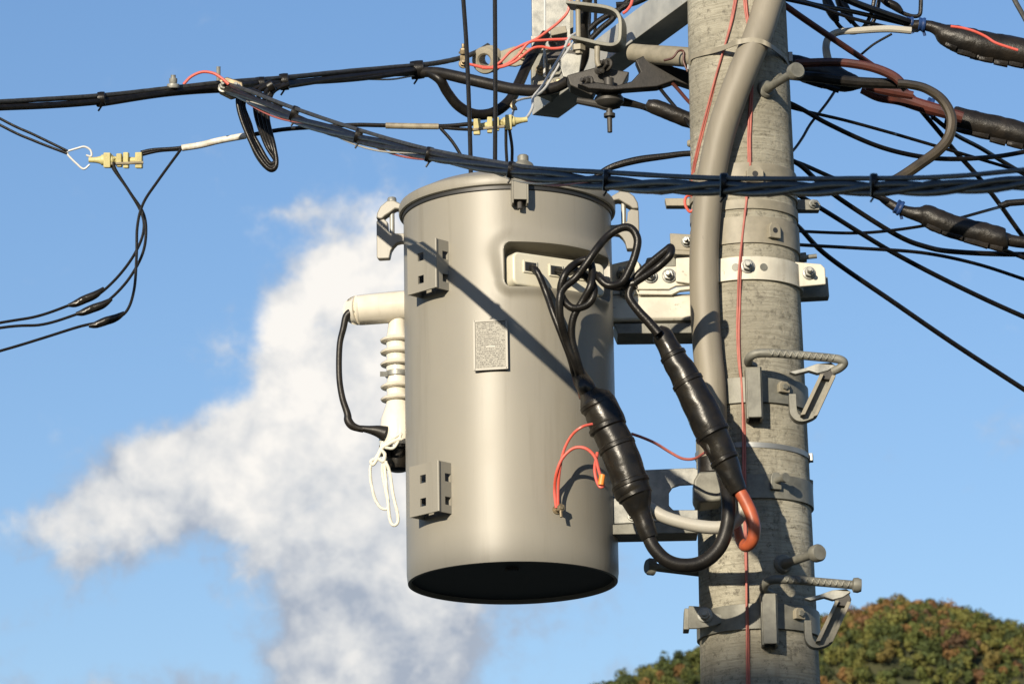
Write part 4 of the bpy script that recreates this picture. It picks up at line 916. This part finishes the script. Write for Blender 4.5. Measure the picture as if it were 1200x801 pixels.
# spool insulator
si = thing('spool_insulator', P(572, 70, 10.75), 'grey-tan porcelain ring insulator where the messenger wire meets the cross arm', 'insulator')
q = P(571.5, 70, 10.7); dd = (q - CAM).normalized(); dd = (dd + V((.35, 0, .1))).normalized(); s = M(1, 10.7)
prof = [(7, -14), (9, -16), (15, -15), (16.5, -12), (15, -8), (12, -4), (12, 4), (15, 8), (16.5, 12), (15, 15), (9, 16), (7, 14)]
build('ring', MB().lathe(q, dd, [(a * s, b * s * .8) for a, b in prof], 40, closed=True), BAND, si)
build('clevis', slab([(580, 62), (602, 54), (626, 56), (626, 72), (604, 78), (584, 76)], 10.70, .008), BAND, si, bevel=.003)
build('clevis', slab([(586, 60), (604, 55), (626, 56), (626, 72), (606, 74), (586, 74)], 10.78, .008), BAND, si, bevel=.003)
build('clevis_bolt', MB().hexbolt(P(613, 64, 10.695), (0, -1, 0), .011, .009), BRASS, si)
build('wire_clamp', MB().box(P(543, 67, 10.55), (RT, FW, UP), (.008, .012, .018)).hexbolt(P(543, 62, 10.54), (0, -.4, 1), .009, .008).hexbolt(P(543, 75, 10.54), (0, -1, 0), .009, .008), BRASS, si)
# wires that rise behind
for i, (p0, lab) in enumerate((([(539, -60), (543, 0), (547, 60), (550.5, 150), (552, 215)], 'left one of two thin black wires dropping behind the transformer lid'), ([(580, -60), (580, 0), (580.5, 100), (580, 215)], 'right one of two thin black wires dropping behind the transformer lid'))):
    solo('vertical_wire', cable(p0, YT + .12, 2.7, 6, 10), RUB, lab, 'wire')

# cables going to the shackle
YA = 9.75
def bY(px): return 1 / (.1028 + 7.0e-5 * (px - 265))
# left aerial messenger: runs from frame left to the insulator
def lY(px): return 9.75 + (px - 265) * .0032 if px > 265 else 9.75 - (265 - px) * .002
la = thing('aerial_cable', P(265, 100, lY(265)), 'straight upper aerial cable with steel strand running left from the cross arm', 'aerial cable')
def offs(pts, Yf_, r, ax, ay, ph=0, amp=0, pitch=120, n=8, **k):
    """cable following pts with a pixel offset and a lazy twist"""
    cp = []
    dense = cat_rom([(a, b, 0, 0) for a, b in pts], 10); L = 0; prev = None
    for c in dense:
        if prev is not None: L += math.hypot(c[0] - prev[0], c[1] - prev[1])
        prev = c; a = 2 * math.pi * L / pitch + ph; g_ = .66 + .34 * min(1, max(0, (c[0] - 540) / 170)) if Yf_ is bY else 1
        Y = Yf_(c[0]); cp.append((*(P(c[0] + ax, c[1] + ay + g_ * amp * math.sin(a), Y) + V((0, M(amp * g_, Y) * math.cos(a), 0))), M(r * (.35 + .65 * g_), Y)))
    return MB().tube([V(c[:3]) for c in cp], [c[3] for c in cp], k.pop('seg', 12), **k)
Lp = [(-300, 143), (-60, 128), (0, 124), (115, 117), (200, 108), (265, 101), (330, 96), (400, 89), (490, 81)]
build('messenger_strand', offs(Lp + [(520, 77), (545, 71), (562, 64), (572, 58)], lY, 3.0, 0, -4.5, strands=6, twist=500, seg=18), STRAND, la)
build('phase_cable', offs(Lp, lY, 4.2, 0, 1.5, 0, 1.2, 300), RUB, la)
build('phase_cable', offs(Lp[3:], lY, 3.8, 0, 3.5, 2, 2.0, 220), RUB, la)
build('phase_cable', offs(Lp[5:], lY, 3.6, 1, 2, 4, 2.6, 260), RUBM, la)
build('bare_conductor', offs([(430, 90), (460, 90), (490, 85), (515, 84), (545, 90), (575, 96), (600, 101), (622, 104)], lY, 1.1, 0, 3), LGREY, la)
def tie(px, py, Y, ang, r, par, w=9, m=RUB):
    dd = (RT * math.cos(R(ang)) + UP * math.sin(R(ang))); q = P(px, py, Y); s = M(1, Y)
    mb = MB().lathe(q - dd * (w * s / 2), dd, [(r * s * .9, 0), (r * s, .001), (r * s * 1.04, w * s * .5), (r * s, w * s - .001), (r * s * .9, w * s)], 20)
    mb.tube([q + UP * (-r * s), q + UP * (-(r + 6) * s) - RT * (4 * s)], s * 1.3, 6)
    build('cable_tie', mb, m, par)
tie(119, 116, lY(119), 5, 8.5, la); tie(333, 96, lY(333), 5, 10, la, 11); tie(489, 82, lY(489), 6, 11, la, 16); tie(305, 99, lY(305), 5, 9, la, 12)
lc = thing('messenger_clamp', P(268, 98, lY(268)), 'bolted bronze and steel clamp joining the two aerial cables at left', 'clamp')
build('clamp_body', slab([(254, 94), (266, 90), (284, 96), (286, 108), (270, 113), (256, 106)], lY(268) - .03, .03), BRASS, lc, bevel=.003)
build('clamp_bolt', MB().hexbolt(P(262, 103, lY(268) - .035), (0, -1, .2), .010, .010).hexbolt(P(277, 104, lY(268) - .035), (0, -1, .2), .010, .010).lathe(P(256, 92, lY(268) - .02), UP, [(.005, -.02), (.005, .028)], 10), GALV, lc)
ls = solo('line_stud', MB().lathe(P(203, 103, lY(203) - .005), UP, [(.014, 0), (.015, .004), (.014, .009), (.008, .010), (.0095, .013), (.0095, .022), (.006, .023), (.006, .030)], 16), GALV, 'small bright steel stud standing on the upper aerial cable', 'stud')
solo('red_jumper', cable([(215, 99), (224, 90), (237, 84.5), (250, 86), (260, 92), (268, 99)], lY(240) - .01, 1.8), RED, 'short red wire arching over the upper aerial cable to its clamp', 'wire')

# looped ends right of the tie
solo('loop_cable', cable([(489, 85, lY(489), 6), (512, 85, None, 6.5), (540, 91, None, 7), (575, 99, None, 7), (605, 105, None, 7), (632, 106, None, 7), (655, 101, None, 6.6), (673, 88, None, 6.4), (683, 70, None, 6.4), (685, 55, None, 6.2), (684, 30, None, 6), (690, -10, None, 6)], (lY(489), 10.16), 6.5, 8, 16), RUBM, 'brown-black cable sweeping beneath the shackle and up behind it', 'cable')
solo('loop_cable', cable([(500, 84, 10.45, 5), (515, 93, None, 6), (524, 108, None, 6), (537, 124, None, 6.2), (556, 134, None, 6.4), (578, 132, None, 6.4), (597, 118, None, 6.4), (608, 98, None, 6.4), (617, 78, None, 6.2), (628, 58, None, 6), (640, 40, None, 6)], (10.42, 10.58), 6.2, 8, 16), RUB, 'glossy black cable hanging in a round loop left of the cross arm', 'cable')
for i, (pp, m_, lab) in enumerate([
    ([(556, 77), (572, 80), (585, 74), (598, 61), (612, 53), (628, 46), (645, 34), (657, 24), (666, 12), (669, -10)], RED, 'red wire from the ring insulator climbing to the top of the shackle'),
    ([(548, 75), (570, 79), (590, 77), (606, 66), (620, 50), (640, 47), (662, 46), (680, 44)], RED, 'red wire crossing level from the ring insulator towards the shackle pin'),
    ([(565, 80), (586, 79), (604, 72), (622, 58), (634, 55), (646, 57), (658, 56), (668, 52)], RED, 'red wire dipping lowest between ring insulator and shackle')]):
    solo('red_wire', cable(pp, 10.5, 1.7), m_, lab, 'wire')
solo('red_wire', cable([(742, -10), (740, 4), (735, 12), (730, 16)], 10.28, 1.8), RED, 'short red wire behind the upper corner of the U shackle', 'wire')
solo('red_wire', cable([(778, 71), (788, 68), (795, 60), (801, 61), (801, 72), (806, 84)], 9.93, 1.4), BROWN, 'dark red wire with a small kink over the tan brace tube', 'wire')
for i, pp in enumerate(([(685, 40), (700, 26), (716, 16), (735, 6), (760, -12)], [(688, 50), (704, 34), (716, 24), (724, 14), (748, -12)], [(722, 6), (742, 4), (765, -6)])):
    solo('black_jumper', cable(pp, 10.42, 3.6), RUB, ('black jumper lying uppermost inside the U shackle', 'black jumper lying lower inside the U shackle', 'short black jumper crossing above the U shackle')[i], 'wire')
for i, a in enumerate((690, 697)): solo('black_drop_wire', cable([(a, -20), (a + 1, 10), (a, 42)], 10.45, 2.0), RUB, ('thin black wire just right of the shackle pin', 'second thin black wire from the shackle pin')[i], 'wire')
# tie wires to clamp 2
at2 = thing('aluminium_tie', P(640, 90, 10.25), 'bright bare wire bail slanting down from the shackle to the yellow clamp', 'wire')
build('bail_wire', cable([(681, 36), (668, 44), (660, 60), (648, 80), (636, 100), (625, 114), (624, 126), (617, 138), (608, 141)], (10.3, 9.9), 1.7), ALU, at2)
build('bail_wire', cable([(678, 42), (662, 64), (650, 85), (638, 104), (626, 113), (612, 116), (603, 120), (602, 128), (600, 137)], (10.3, 9.9), 1.5), ALU, at2)
build('wire_twist', cable([(604, 118), (600, 124), (604, 128), (600, 122)], 9.93, 2.6, 4, 8, bumpy=.1), BRASS, at2)

# plastic wedge clamps
def wedge_clamp(label, Y, f):
    t = thing('wedge_clamp', P(*f(0, 0), Y), label, 'wire clamp', None); s = M(1, Y)
    def q(x, y): return P(*f(x, y), Y)
    build('clamp_body', cable([(*f(0, 0), None, 3.2), (*f(8, 0), None, 3.6), (*f(14, 0), None, 5), (*f(16, 0), None, 6.5), (*f(28, 0), None, 6.5), (*f(30, 0), None, 4.4), (*f(58, 1), None, 4.2)], Y, 4, 4, 14), YEL, t)
    for k, (x, h0) in enumerate(((22, 9), (36, 8), (44, 9.5), (59, 9.5))):
        mb = MB().box(q(x, .5), (RT, FW, UP), (s * (4.2 if k in (0, 3) else 3.2), .016, s * h0)); build('jaw', mb, YEL, t, bevel=.0025)
    build('wire_slot', cable([(*f(26, 4.5), None, 1.8), (*f(64, 3), None, 1.8)], Y - .014, 1.8, 4, 8), TANS, t)
    return t
wc1 = wedge_clamp('pale yellow plastic wire clamp hanging alone in the sky at far left', 9.9, lambda x, y: (104 + x, 187.5 + y))
wc2 = wedge_clamp('pale yellow plastic wire clamp close under the cross arm end', 9.9, lambda x, y: (618 - x * 1.0, 140 + x * .14 + y))
b1 = thing('wire_bail', P(80, 182, 9.9), 'bare wire bail hooked to the lone yellow clamp and its black leads', 'wire')
build('bail', cable([(105, 193), (98, 198), (90, 192), (80, 182), (79, 178)], 9.9, 1.3), ALU, b1)
build('bail', cable([(80, 177), (90, 174), (99, 172), (106, 176), (107, 183), (101, 182)], 9.9, 1.3), ALU, b1)
build('lead', cable([(-120, 72), (0, 139), (40, 158), (79, 177)], 9.9, 1.7), RUB, b1)
build('lead', cable([(-120, 80), (0, 146.5), (40, 165), (79, 180)], 9.9, 1.7), RUB, b1)
YD = 9.9
sw = thing('service_wire', P(212, 173, YD), 'long thin service wire with white and tan sleeves between the two yellow clamps', 'wire')
build('wire', cable([(165, 179), (180, 176), (212, 173.5), (250, 166), (290, 159), (330, 152), (370, 149), (415, 146.5), (450, 147), (515, 148), (555, 145)], (YD, YD), 2.6, 10), RUB, sw)
build('wire', cable([(160, 183), (185, 177), (212, 175)], YD, 2.0), RUB, sw)
build('wire', cable([(512, 149), (535, 151), (556, 152)], YD, 2.0), RUB, sw)
build('white_sleeve', cable([(213, 173.5), (235, 170), (258, 164.5), (288, 159)], YD, 3.9, 8, 12), WHITE, sw)
build('tan_sleeve', cable([(452, 147.3), (485, 148), (514, 148.3)], YD, 3.6, 8, 12), TANS, sw)
solo('branch_wire', cable([(516, 150, YD), (530, 166), (541, 184), (545, 196)], YD, 2.0), RUB, 'short black wire branching down behind the twisted bundle', 'wire')
for i, pp in enumerate(([(593, 150), (593, 170), (594, 190), (595, 214)], [(597, 152), (600, 172), (600, 190), (600, 214)])):
    solo('hanging_wire', cable(pp, (9.9, 9.92), 1.9), RUB, ('left short wire from the yellow clamp down to the bundle', 'right short wire from the yellow clamp down to the bundle')[i], 'wire')
# three drop wires with taped joints
dw = [([(-140, 402), (0, 378), (45, 370), (85, 356), (102, 349.5), (118, 343), (140, 322), (158, 297), (168, 272), (166, 250), (150, 222), (133, 198), (130, 188)], (102, 349.5), 25, 'uppermost drop wire with a black taped joint curving down from the lone clamp'),
      ([(-140, 408), (0, 384), (50, 380), (90, 368), (111, 360), (128, 351), (150, 328), (166, 300), (171, 275), (168, 250), (152, 225), (136, 200), (133, 190)], (111, 360.5), 22, 'middle drop wire with a black taped joint curving down from the lone clamp'),
      ([(-140, 450), (0, 411), (50, 396), (95, 382), (126, 375.5), (147, 366), (157, 340), (160, 300), (161, 265), (168, 238), (185, 212), (212, 175)], (126, 375.5), 20, 'lowest drop wire, its taped joint nearest the bottom of the loop')]
for i, (pp, c, ang, lab) in enumerate(dw):
    t = thing('drop_wire', P(*c, YD - .02 * i), lab, 'wire', 'taped drop wires at left'); Y = YD - .02 * i
    build('wire', cable(pp, Y, 1.75, 8, 8), RUB, t)
    k = math.tan(R(ang)); x, y = c
    build('taped_joint', cable([(x - 22, y + 22 * k * .8, None, 2), (x - 13, y + 13 * k, None, 4.2), (x, y, None, 5), (x + 11, y - 11 * k, None, 4.2), (x + 20, y - 20 * k * 1.3, None, 2)], Y, 4, 6, 12, bumpy=.05), TAPE, t)

# coil of black cable
co = thing('cable_coil', P(300, 120, 9.7), 'slack black cable hanging in narrow coils under the two aerial cables', 'cable coil')
for i, (dx, dy, dY) in enumerate(((0, 0, 0), (9, -3, .012), (18, -7, .024), (26, -1, .036), (4, 1, .05))):
    pp = [(338 - dx, 99, 9.78), (322 - dx, 106, 9.77), (316 - dx * .7, 118, 9.76), (314 - dx * .5, 140, 9.75), (321 - dx * .35, 170, None), (324, 192 + dy, None), (316, 198 + dy, None), (301, 180 + dy * 2, None), (286 + dx * .3, 148, None), (279 + dx * .25, 124, None), (281 + dx * .4, 111, None), (296, 106, 9.70), (330, 124, 9.65)]
    build('coil_turn', cable([(a, b, (c + dY) if c else None) for a, b, c in pp], 9.73 + dY, 2.6, 8, 12), RUB, co)
tie(317, 101, 9.74, 30, 7, co, 8)

# ------------------------------------------------------------------ twisted bundle in front of everything
bp = [(262, 100), (290, 112), (345, 137), (420, 160), (503, 180), (600, 199), (710, 208), (848, 214), (1024, 214), (1110, 213), (1200, 208), (1500, 196)]
bu = thing('cable_bundle', P(600, 199, bY(600)), 'thick twisted cable bundle crossing in front of transformer and pole', 'cable bundle')
mp_ = [(262, 98), (290, 107), (345, 128), (420, 153), (503, 176), (600, 194), (640, 199), (710, 203), (848, 210), (1024, 210), (1110, 208), (1200, 200), (1500, 170)]
build('messenger_strand', offs(mp_, bY, 3.0, 0, -1.0, strands=6, twist=520, seg=18), STRAND, bu)
def bell(px):   # bundle hangs a little lower between its ties at the right
    return 6 + (3.5 if px > 700 else 0)
bp2 = [(a, b + (2 if a < 650 else 7)) for a, b in bp]
for i, (r_, ph, am, pit, m_) in enumerate(((4.6, 0, 5.0, 200, RUB), (4.4, 2.1, 5.0, 200, RUBM), (4.4, 4.2, 5.0, 200, RUB), (2.0, 1.0, 7.5, 130, RUBM))):
    build('phase_cable', offs(bp2, bY, r_, 0, 0, ph, am, pit), m_, bu)
build('telecom_wire', offs([(a, b + 1) for a, b in bp2[1:7]], bY, 1.6, 0, 2, .5, 8.0, 170), PINK, bu)
build('telecom_wire', offs([(a, b + 1) for a, b in bp2[1:7]], bY, 1.5, 0, 2, 2.6, 9.0, 190), LGREY, bu)
for (a, b, an, r_) in ((345, 133, -22, 9), (420, 159, -17, 9), (503, 181, -13, 9), (599, 199, -9, 10), (711, 211, -4, 13), (848, 217, -1, 14.5), (1024, 217, 0, 14)):
    tie(a, b, bY(a), an, r_, bu, 9)

# ------------------------------------------------------------------ wires at the right, behind the pole
YQ = 10.25
def rw(name, pts, r, lab, m=None, Y=None, cat='wire', n=8):
    return solo(name, cable(pts, Y or (9.95, 10.6), r, n, 10), m or RUB, lab, cat)
rw('black_wire', [(884, 105, 9.95), (930, 123), (970, 145), (1020, 168), (1060, 180), (1102, 186), (1150, 185), (1200, 178), (1330, 150)], 2.9, 'black wire sagging from mid pole then rising to the right edge')
rw('black_wire', [(884, 112, 9.95), (930, 127), (990, 141), (1045, 156), (1052, 158), (1120, 178), (1177, 195), (1330, 240)], 2.0, 'thin wire with a thicker first half, sloping gently from the pole')
rw('black_wire', [(890, 182, 9.95), (930, 189), (975, 208), (1030, 232), (1100, 262), (1200, 302), (1330, 350)], 2.6, 'wire leaving the pole right above the cable bundle, sloping right')
rw('black_wire', [(890, 176, 9.95), (932, 190), (960, 214), (990, 237), (1050, 275), (1085, 289), (1120, 295), (1200, 298), (1330, 296)], 3.1, 'thick black wire curving under the sleeve joint to run level')
rw('black_wire', [(900, 208, 9.95), (960, 243), (1010, 274), (1054, 300), (1120, 334), (1200, 371), (1330, 425)], 2.9, 'straight black wire crossing the sky halfway down the right side')
rw('black_wire', [(905, 236, 9.95), (938, 268), (971, 301), (1050, 356), (1120, 404), (1200, 456), (1330, 540)], 3.0, 'lowest and steepest black wire leaving the pole on the right')
rw('black_wire', [(900, 268, 9.95), (940, 271), (1005, 273), (1060, 268), (1110, 259), (1155, 247), (1177, 241)], 1.9, 'thin wire running level then rising to a thick end', None)
rw('wire_sleeve', [(1172, 242), (1180, 239), (1195, 237), (1330, 228)], 4.2, 'thick black wire end at the right edge below the bundle', None, 10.5)
rw('black_wire', [(900, 284, 9.95), (940, 287), (1010, 291), (1080, 296), (1140, 308), (1200, 327), (1330, 372)], 2.1, 'thin wire just below the level one, drooping to the right edge')
rw('black_wire', [(1078, 128, 10.3), (1100, 154), (1120, 178), (1147, 208), (1172, 240), (1200, 279), (1290, 400)], 2.9, 'black wire dropping steeply beneath the brown sleeve at far right', None, (10.3, 10.7))
rw('black_wire', [(1094, 138, 10.3), (1120, 158), (1150, 174), (1188, 197), (1300, 262)], 2.7, 'black wire sloping from the blue tie to the bundle at right', None, (10.3, 10.7))
rw('grey_wire', [(979, 106, 10.2), (968, 122), (950, 145), (940, 162), (928, 178), (905, 200)], 1.7, 'short grey wire slanting down from the taped splice to the pole', STRAND, (10.2, 9.95))
rw('black_wire', [(1008, 65), (1024, 52), (1045, 40)], 1.5, 'very short thin wire between the brown line and white cable', None, 10.3)
rw('brown_wire', [(880, -25, 9.95, 3.6), (922, 8, None, 4), (965, 38, None, 4), (1014, 71, None, 3.6), (1050, 96, None, 3), (1085, 128, None, 3)], 4, 'dark red-brown line slanting down from the pole top', BROWN, (9.95, 10.4))
rw('black_wire', [(900, -18), (945, 3), (1000, 14), (1060, 28)], 2.8, 'thin black line above meeting the tied end of the top joint', None, (9.95, 10.4))
rw('black_wire', [(960, -20), (994, 0), (1030, 14), (1068, 27)], 4.6, 'thick black line entering the tied end of the top joint', None, (10.1, 10.4))
rw('black_wire', [(880, -8), (950, 6), (1000, 22), (1050, 34), (1075, 36)], 2.2, 'thin black line just under the thick one at the top', None, (9.95, 10.4))
def conn(name, pts, lab, Y):
    t = thing(name, P(pts[0][0], pts[0][1], Y), lab, 'wire'); build('lead', cable(pts, Y, 2.6), RUB, t)
    return t
t = conn('looped_lead', [(966, -20), (972, 6), (980, 26), (992, 37), (1006, 37), (1017, 25), (1023, 8), (1027, -20)], 'thin looped lead with a fat connector, left of the pair at top', 10.3)
build('connector', cable([(966, -8, None, 4), (971, 6, None, 6.5), (977, 18, None, 6), (981, 26, None, 3)], 10.29, 5, 6, 14), RUB, t)
t = conn('looped_lead', [(982, -20), (990, 6), (998, 24), (1008, 34), (1018, 32), (1027, 16), (1033, -20)], 'thin looped lead with a fat connector, right of the pair at top', 10.34)
build('connector', cable([(980, -10, None, 4), (986, 4, None, 6.5), (993, 16, None, 6), (999, 27, None, 3)], 10.33, 5, 6, 14), RUB, t)
t = conn('looped_lead', [(1020, -10), (1040, 5), (1055, 14), (1068, 19), (1077, 18), (1079, 8), (1079, -20)], 'black lead hooking upward with a connector at the very top', 10.4)
build('connector', cable([(1030, -4, None, 3), (1040, 3, None, 5), (1050, 8, None, 5), (1057, 14, None, 2.5)], 10.39, 5, 6, 14), RUB, t)
rw('white_cable', [(972, 84, None, 5.5), (970.5, 72, None, 5.2), (968, 56, None, 4.6), (971, 45, None, 4.4), (982, 38, None, 4.2), (1005, 36, None, 4.2), (1040, 34, None, 4.4), (1068, 36, None, 4.4)], 4.4, 'off-white cable bending up from the taped splice toward the top joint', LGREY, 10.2, 'cable')
def rjoint(label, pts, Y, m=TAPED, loc=None, ties=()):
    t = thing('taped_splice', P(pts[len(pts) // 2][0], pts[len(pts) // 2][1], Y), label, 'cable joint')
    build('sleeve', cable(pts, Y, 5, 7, 22, bumpy=.05), m, t)
    wide = [p for p in pts if p[3] >= 11]
    for i in range(len(wide) - 1):
        (x0, y0, _, q0), (x1, y1, _, q1) = wide[i], wide[i + 1]
        nst = max(1, int((x1 - x0) / 17))
        for k in range(nst):
            u, w = k / nst, (k + .92) / nst; e_ = .78 + .18 * random.random(); rr_ = min(q0, q1)
            build('wrap_fold', cable([(x0 + (x1 - x0) * u, y0 + (y1 - y0) * u + rr_ * e_, None, 3.4), (x0 + (x1 - x0) * w, y0 + (y1 - y0) * w + rr_ * e_ * .98, None, 4.2)], Y - .012, 4, 4, 8, bumpy=.08), m, t)
    for (a, b, r_, an) in ties:
        dd = RT * math.cos(R(an)) + UP * math.sin(R(an)); q = P(a, b, Y); s = M(1, Y)
        build('blue_tie', MB().lathe(q - dd * (4 * s), dd, [(r_ * s * .9, 0), (r_ * s, .002), (r_ * s * .92, 4 * s), (r_ * s * 1.05, 6 * s), (r_ * s, 8 * s)], 16).tube([q, q - UP * ((r_ + 5) * s) + RT * (4 * s)], 1.8 * s, 6), BLUET, t)
    return t
rjoint('large black taped splice at the upper right corner with blue ties', [(1060, 30, None, 6), (1085, 30, None, 6.5), (1098, 34, None, 8), (1108, 40, None, 13), (1122, 46, None, 16), (1145, 52, None, 17), (1147, 53, None, 18), (1200, 63, None, 18), (1300, 83, None, 18), (1340, 92, None, 8)], 10.4, TAPED, None, ((1066, 27, 7.5, -5), (1080, 29, 8.5, -8)))
solo('red_wire', cable([(1114, 31), (1128, 33), (1142, 37), (1155, 43), (1166, 50), (1180, 55), (1193, 59)], 10.21, 1.7), RED, 'red wire lying along the large splice at upper right', 'wire')
rjoint('black taped splice touching the right side of the pole near the top', [(900, 68, None, 8), (926, 76, None, 13), (945, 82, None, 15), (966, 88, None, 16), (985, 94, None, 14), (1000, 97, None, 10), (1010, 99, None, 5)], 10.12)
rw('brown_sleeve', [(932, 74, None, 4), (940, 74, None, 5.2), (975, 73, None, 5.2), (1000, 75, None, 5.4), (1025, 80, None, 5.6), (1048, 90, None, 5.6), (1062, 104, None, 5.4)], 5.4, 'brown-red cable arching over the splice beside the pole', BROWN, 10.02, 'cable')
rw('brown_sleeve', [(1010, 104, None, 6), (1030, 112, None, 7.5), (1055, 116, None, 8), (1080, 124, None, 8), (1105, 131, None, 7.5), (1128, 138, None, 7)], 7, 'thicker brown-red sleeve lying lower, bound with blue tape', BROWN, 10.28, 'cable')
rw('brown_sleeve', [(1015, 102, None, 4), (1040, 106, None, 6.5), (1070, 112, None, 5)], 6, 'short brown-red sleeve between the arching and the lower sleeve', BROWN, 10.2, 'cable')
rjoint('long dark sleeve splice running off the right edge below the large one', [(1108, 137, None, 8), (1117, 139, None, 12), (1119, 139.5, None, 14.5), (1160, 149, None, 15.5), (1200, 159, None, 15.5), (1300, 184, None, 15.5), (1330, 191, None, 6)], 10.35, TAPED, None, ((1089, 125, 11, -16),))
rw('black_loop', [(925, 88, 10.1, 6), (960, 91, None, 6.5), (1000, 96, None, 6.5), (1040, 98, None, 6.3), (1056, 98.5, None, 6)], 6, 'black cable leaving the splice level and ending in the tan one', RUBM, 10.05, 'cable')
rw('black_loop', [(1052, 98, None, 5.2), (1065, 99, None, 5.4), (1085, 104, None, 5.6), (1104, 117, None, 6), (1115, 138, None, 6.4), (1112, 160, None, 6.4), (1100, 176, None, 6.4), (1080, 191, None, 6.4), (1058, 206, None, 6.4), (1040, 216, None, 6)], 6, 'big weathered cable loop curling back down behind the bundle', mat('sunburnt_sheath', (.055, .042, .025), .4, noise_s=6, col2=(.014, .012, .01), bump=.1), 10.0, 'cable')
rjoint('slim black sleeve joint just below the bundle with a blue tie', [(1026, 226, None, 3), (1040, 237, None, 5), (1060, 247, None, 6.5), (1076, 251, None, 9), (1086, 253, None, 13), (1104, 261, None, 14), (1130, 269, None, 14), (1160, 277, None, 14.5), (1176, 281, None, 13.5), (1182, 281, None, 8), (1200, 284, None, 7), (1330, 300, None, 6)], 10.3, TAPED, None, ((1053, 243, 9, -28),))
rw('support_wire', [(1180, -20), (1190, 2), (1200, 20), (1230, 75)], 3.2, 'grey wire cutting the very top right corner', STRAND, 10.8)
# left side of the pole
rw('black_wire', [(672, 100, 10.3), (700, 108), (735, 119), (770, 130), (800, 140), (850, 152, 9.98)], 3.6, 'black cable passing under the disc clamp to the dark splice', None, (10.3, 10.1))
rw('black_wire', [(680, 120, 10.3), (720, 121), (750, 125), (775, 135), (800, 143, 10.05)], 3.0, 'lower black cable from the disc clamp to the dark splice', None, (10.3, 10.1))
rjoint('dark splice partly hidden at the left side of the pole', [(758, 121, None, 5), (766, 125, None, 9), (785, 132, None, 9.5), (806, 140, None, 9.5), (840, 150, None, 8), (850, 152, None, 5)], 10.04)
rw('black_wire', [(764, 92, 10.1), (780, 112), (800, 136), (812, 150, 9.98)], 2.2, 'thin black wire slanting to the dark splice left of the pole', None, (10.1, 10.0))
rw('brown_wire', [(778, 88, 10.1), (792, 102), (806, 118), (820, 132, 9.96)], 2.2, 'thin brown wire slanting behind the left side of the pole', BROWN, (10.1, 9.98))
rw('black_wire', [(690, 214, 9.98, 3), (708, 200, 9.98, 3.6), (725, 193, 9.98, 4.4), (750, 187, 9.98, 4.6), (780, 183, 9.98, 4), (806, 180, 9.98, 3.6), (840, 180, 9.98, 3.4)], 4, 'black cable rising from behind the bundle to the left side of the pole')

# ------------------------------------------------------------------ building added unseen behind the viewer; its roof shades the foot of the pole
hd_ = V((to_sun.x, to_sun.y, 0)).normalized(); hs_ = V((-hd_.y, hd_.x, 0)); HC = V((POLE.ax(0).x, YP, 0)) + hd_ * 19.0 + hs_ * 1.0
HR = zc(768) + 19.0 * math.tan(SUN_EL)
STUC = mat('shade_house_stucco', (.42, .39, .33), .9, noise_s=3, noise_amt=.15, bump=.2, bump_s=60); RTILE = mat('shade_house_roof_tile', (.07, .07, .075), .6, noise_s=8, noise_amt=.3)
GLS = mat('shade_house_glass', (.03, .035, .04), .08)
ho = thing('shade_house', HC, 'two-storey stucco building added out of view, its tiled roof shading the foot of the pole', 'shade_house')
build('shade_house_wall', MB().prism([HC + hs_ * -5 + hd_ * a + V((0, 0, b)) for a, b in ((-3, 0), (3, 0), (3, HR - 1.9), (0, HR - .35), (-3, HR - 1.9))], hs_ * 10), STUC, ho, smooth=0)
for sg in (-1, 1): build('shade_house_roof', MB().prism([HC + hs_ * -5.5 + hd_ * (sg * a) + V((0, 0, b)) for a, b in ((0, HR - .2), (3.7, HR - 2.1), (3.7, HR - 1.92), (0, HR))], hs_ * 11), RTILE, ho, smooth=0)
for a in (-3.2, 0, 3.2):
    for z in (1.6, 4.4):
        w = build('shade_house_window', MB().box(HC - hd_ * 3.03 + hs_ * a + V((0, 0, z)), (hs_, hd_, (0, 0, 1)), (.85, .05, .65)), WPAINT, ho, smooth=0)
        build('shade_house_pane', MB().box(HC - hd_ * 3.07 + hs_ * a + V((0, 0, z)), (hs_, hd_, (0, 0, 1)), (.76, .03, .56)), GLS, w, smooth=0)
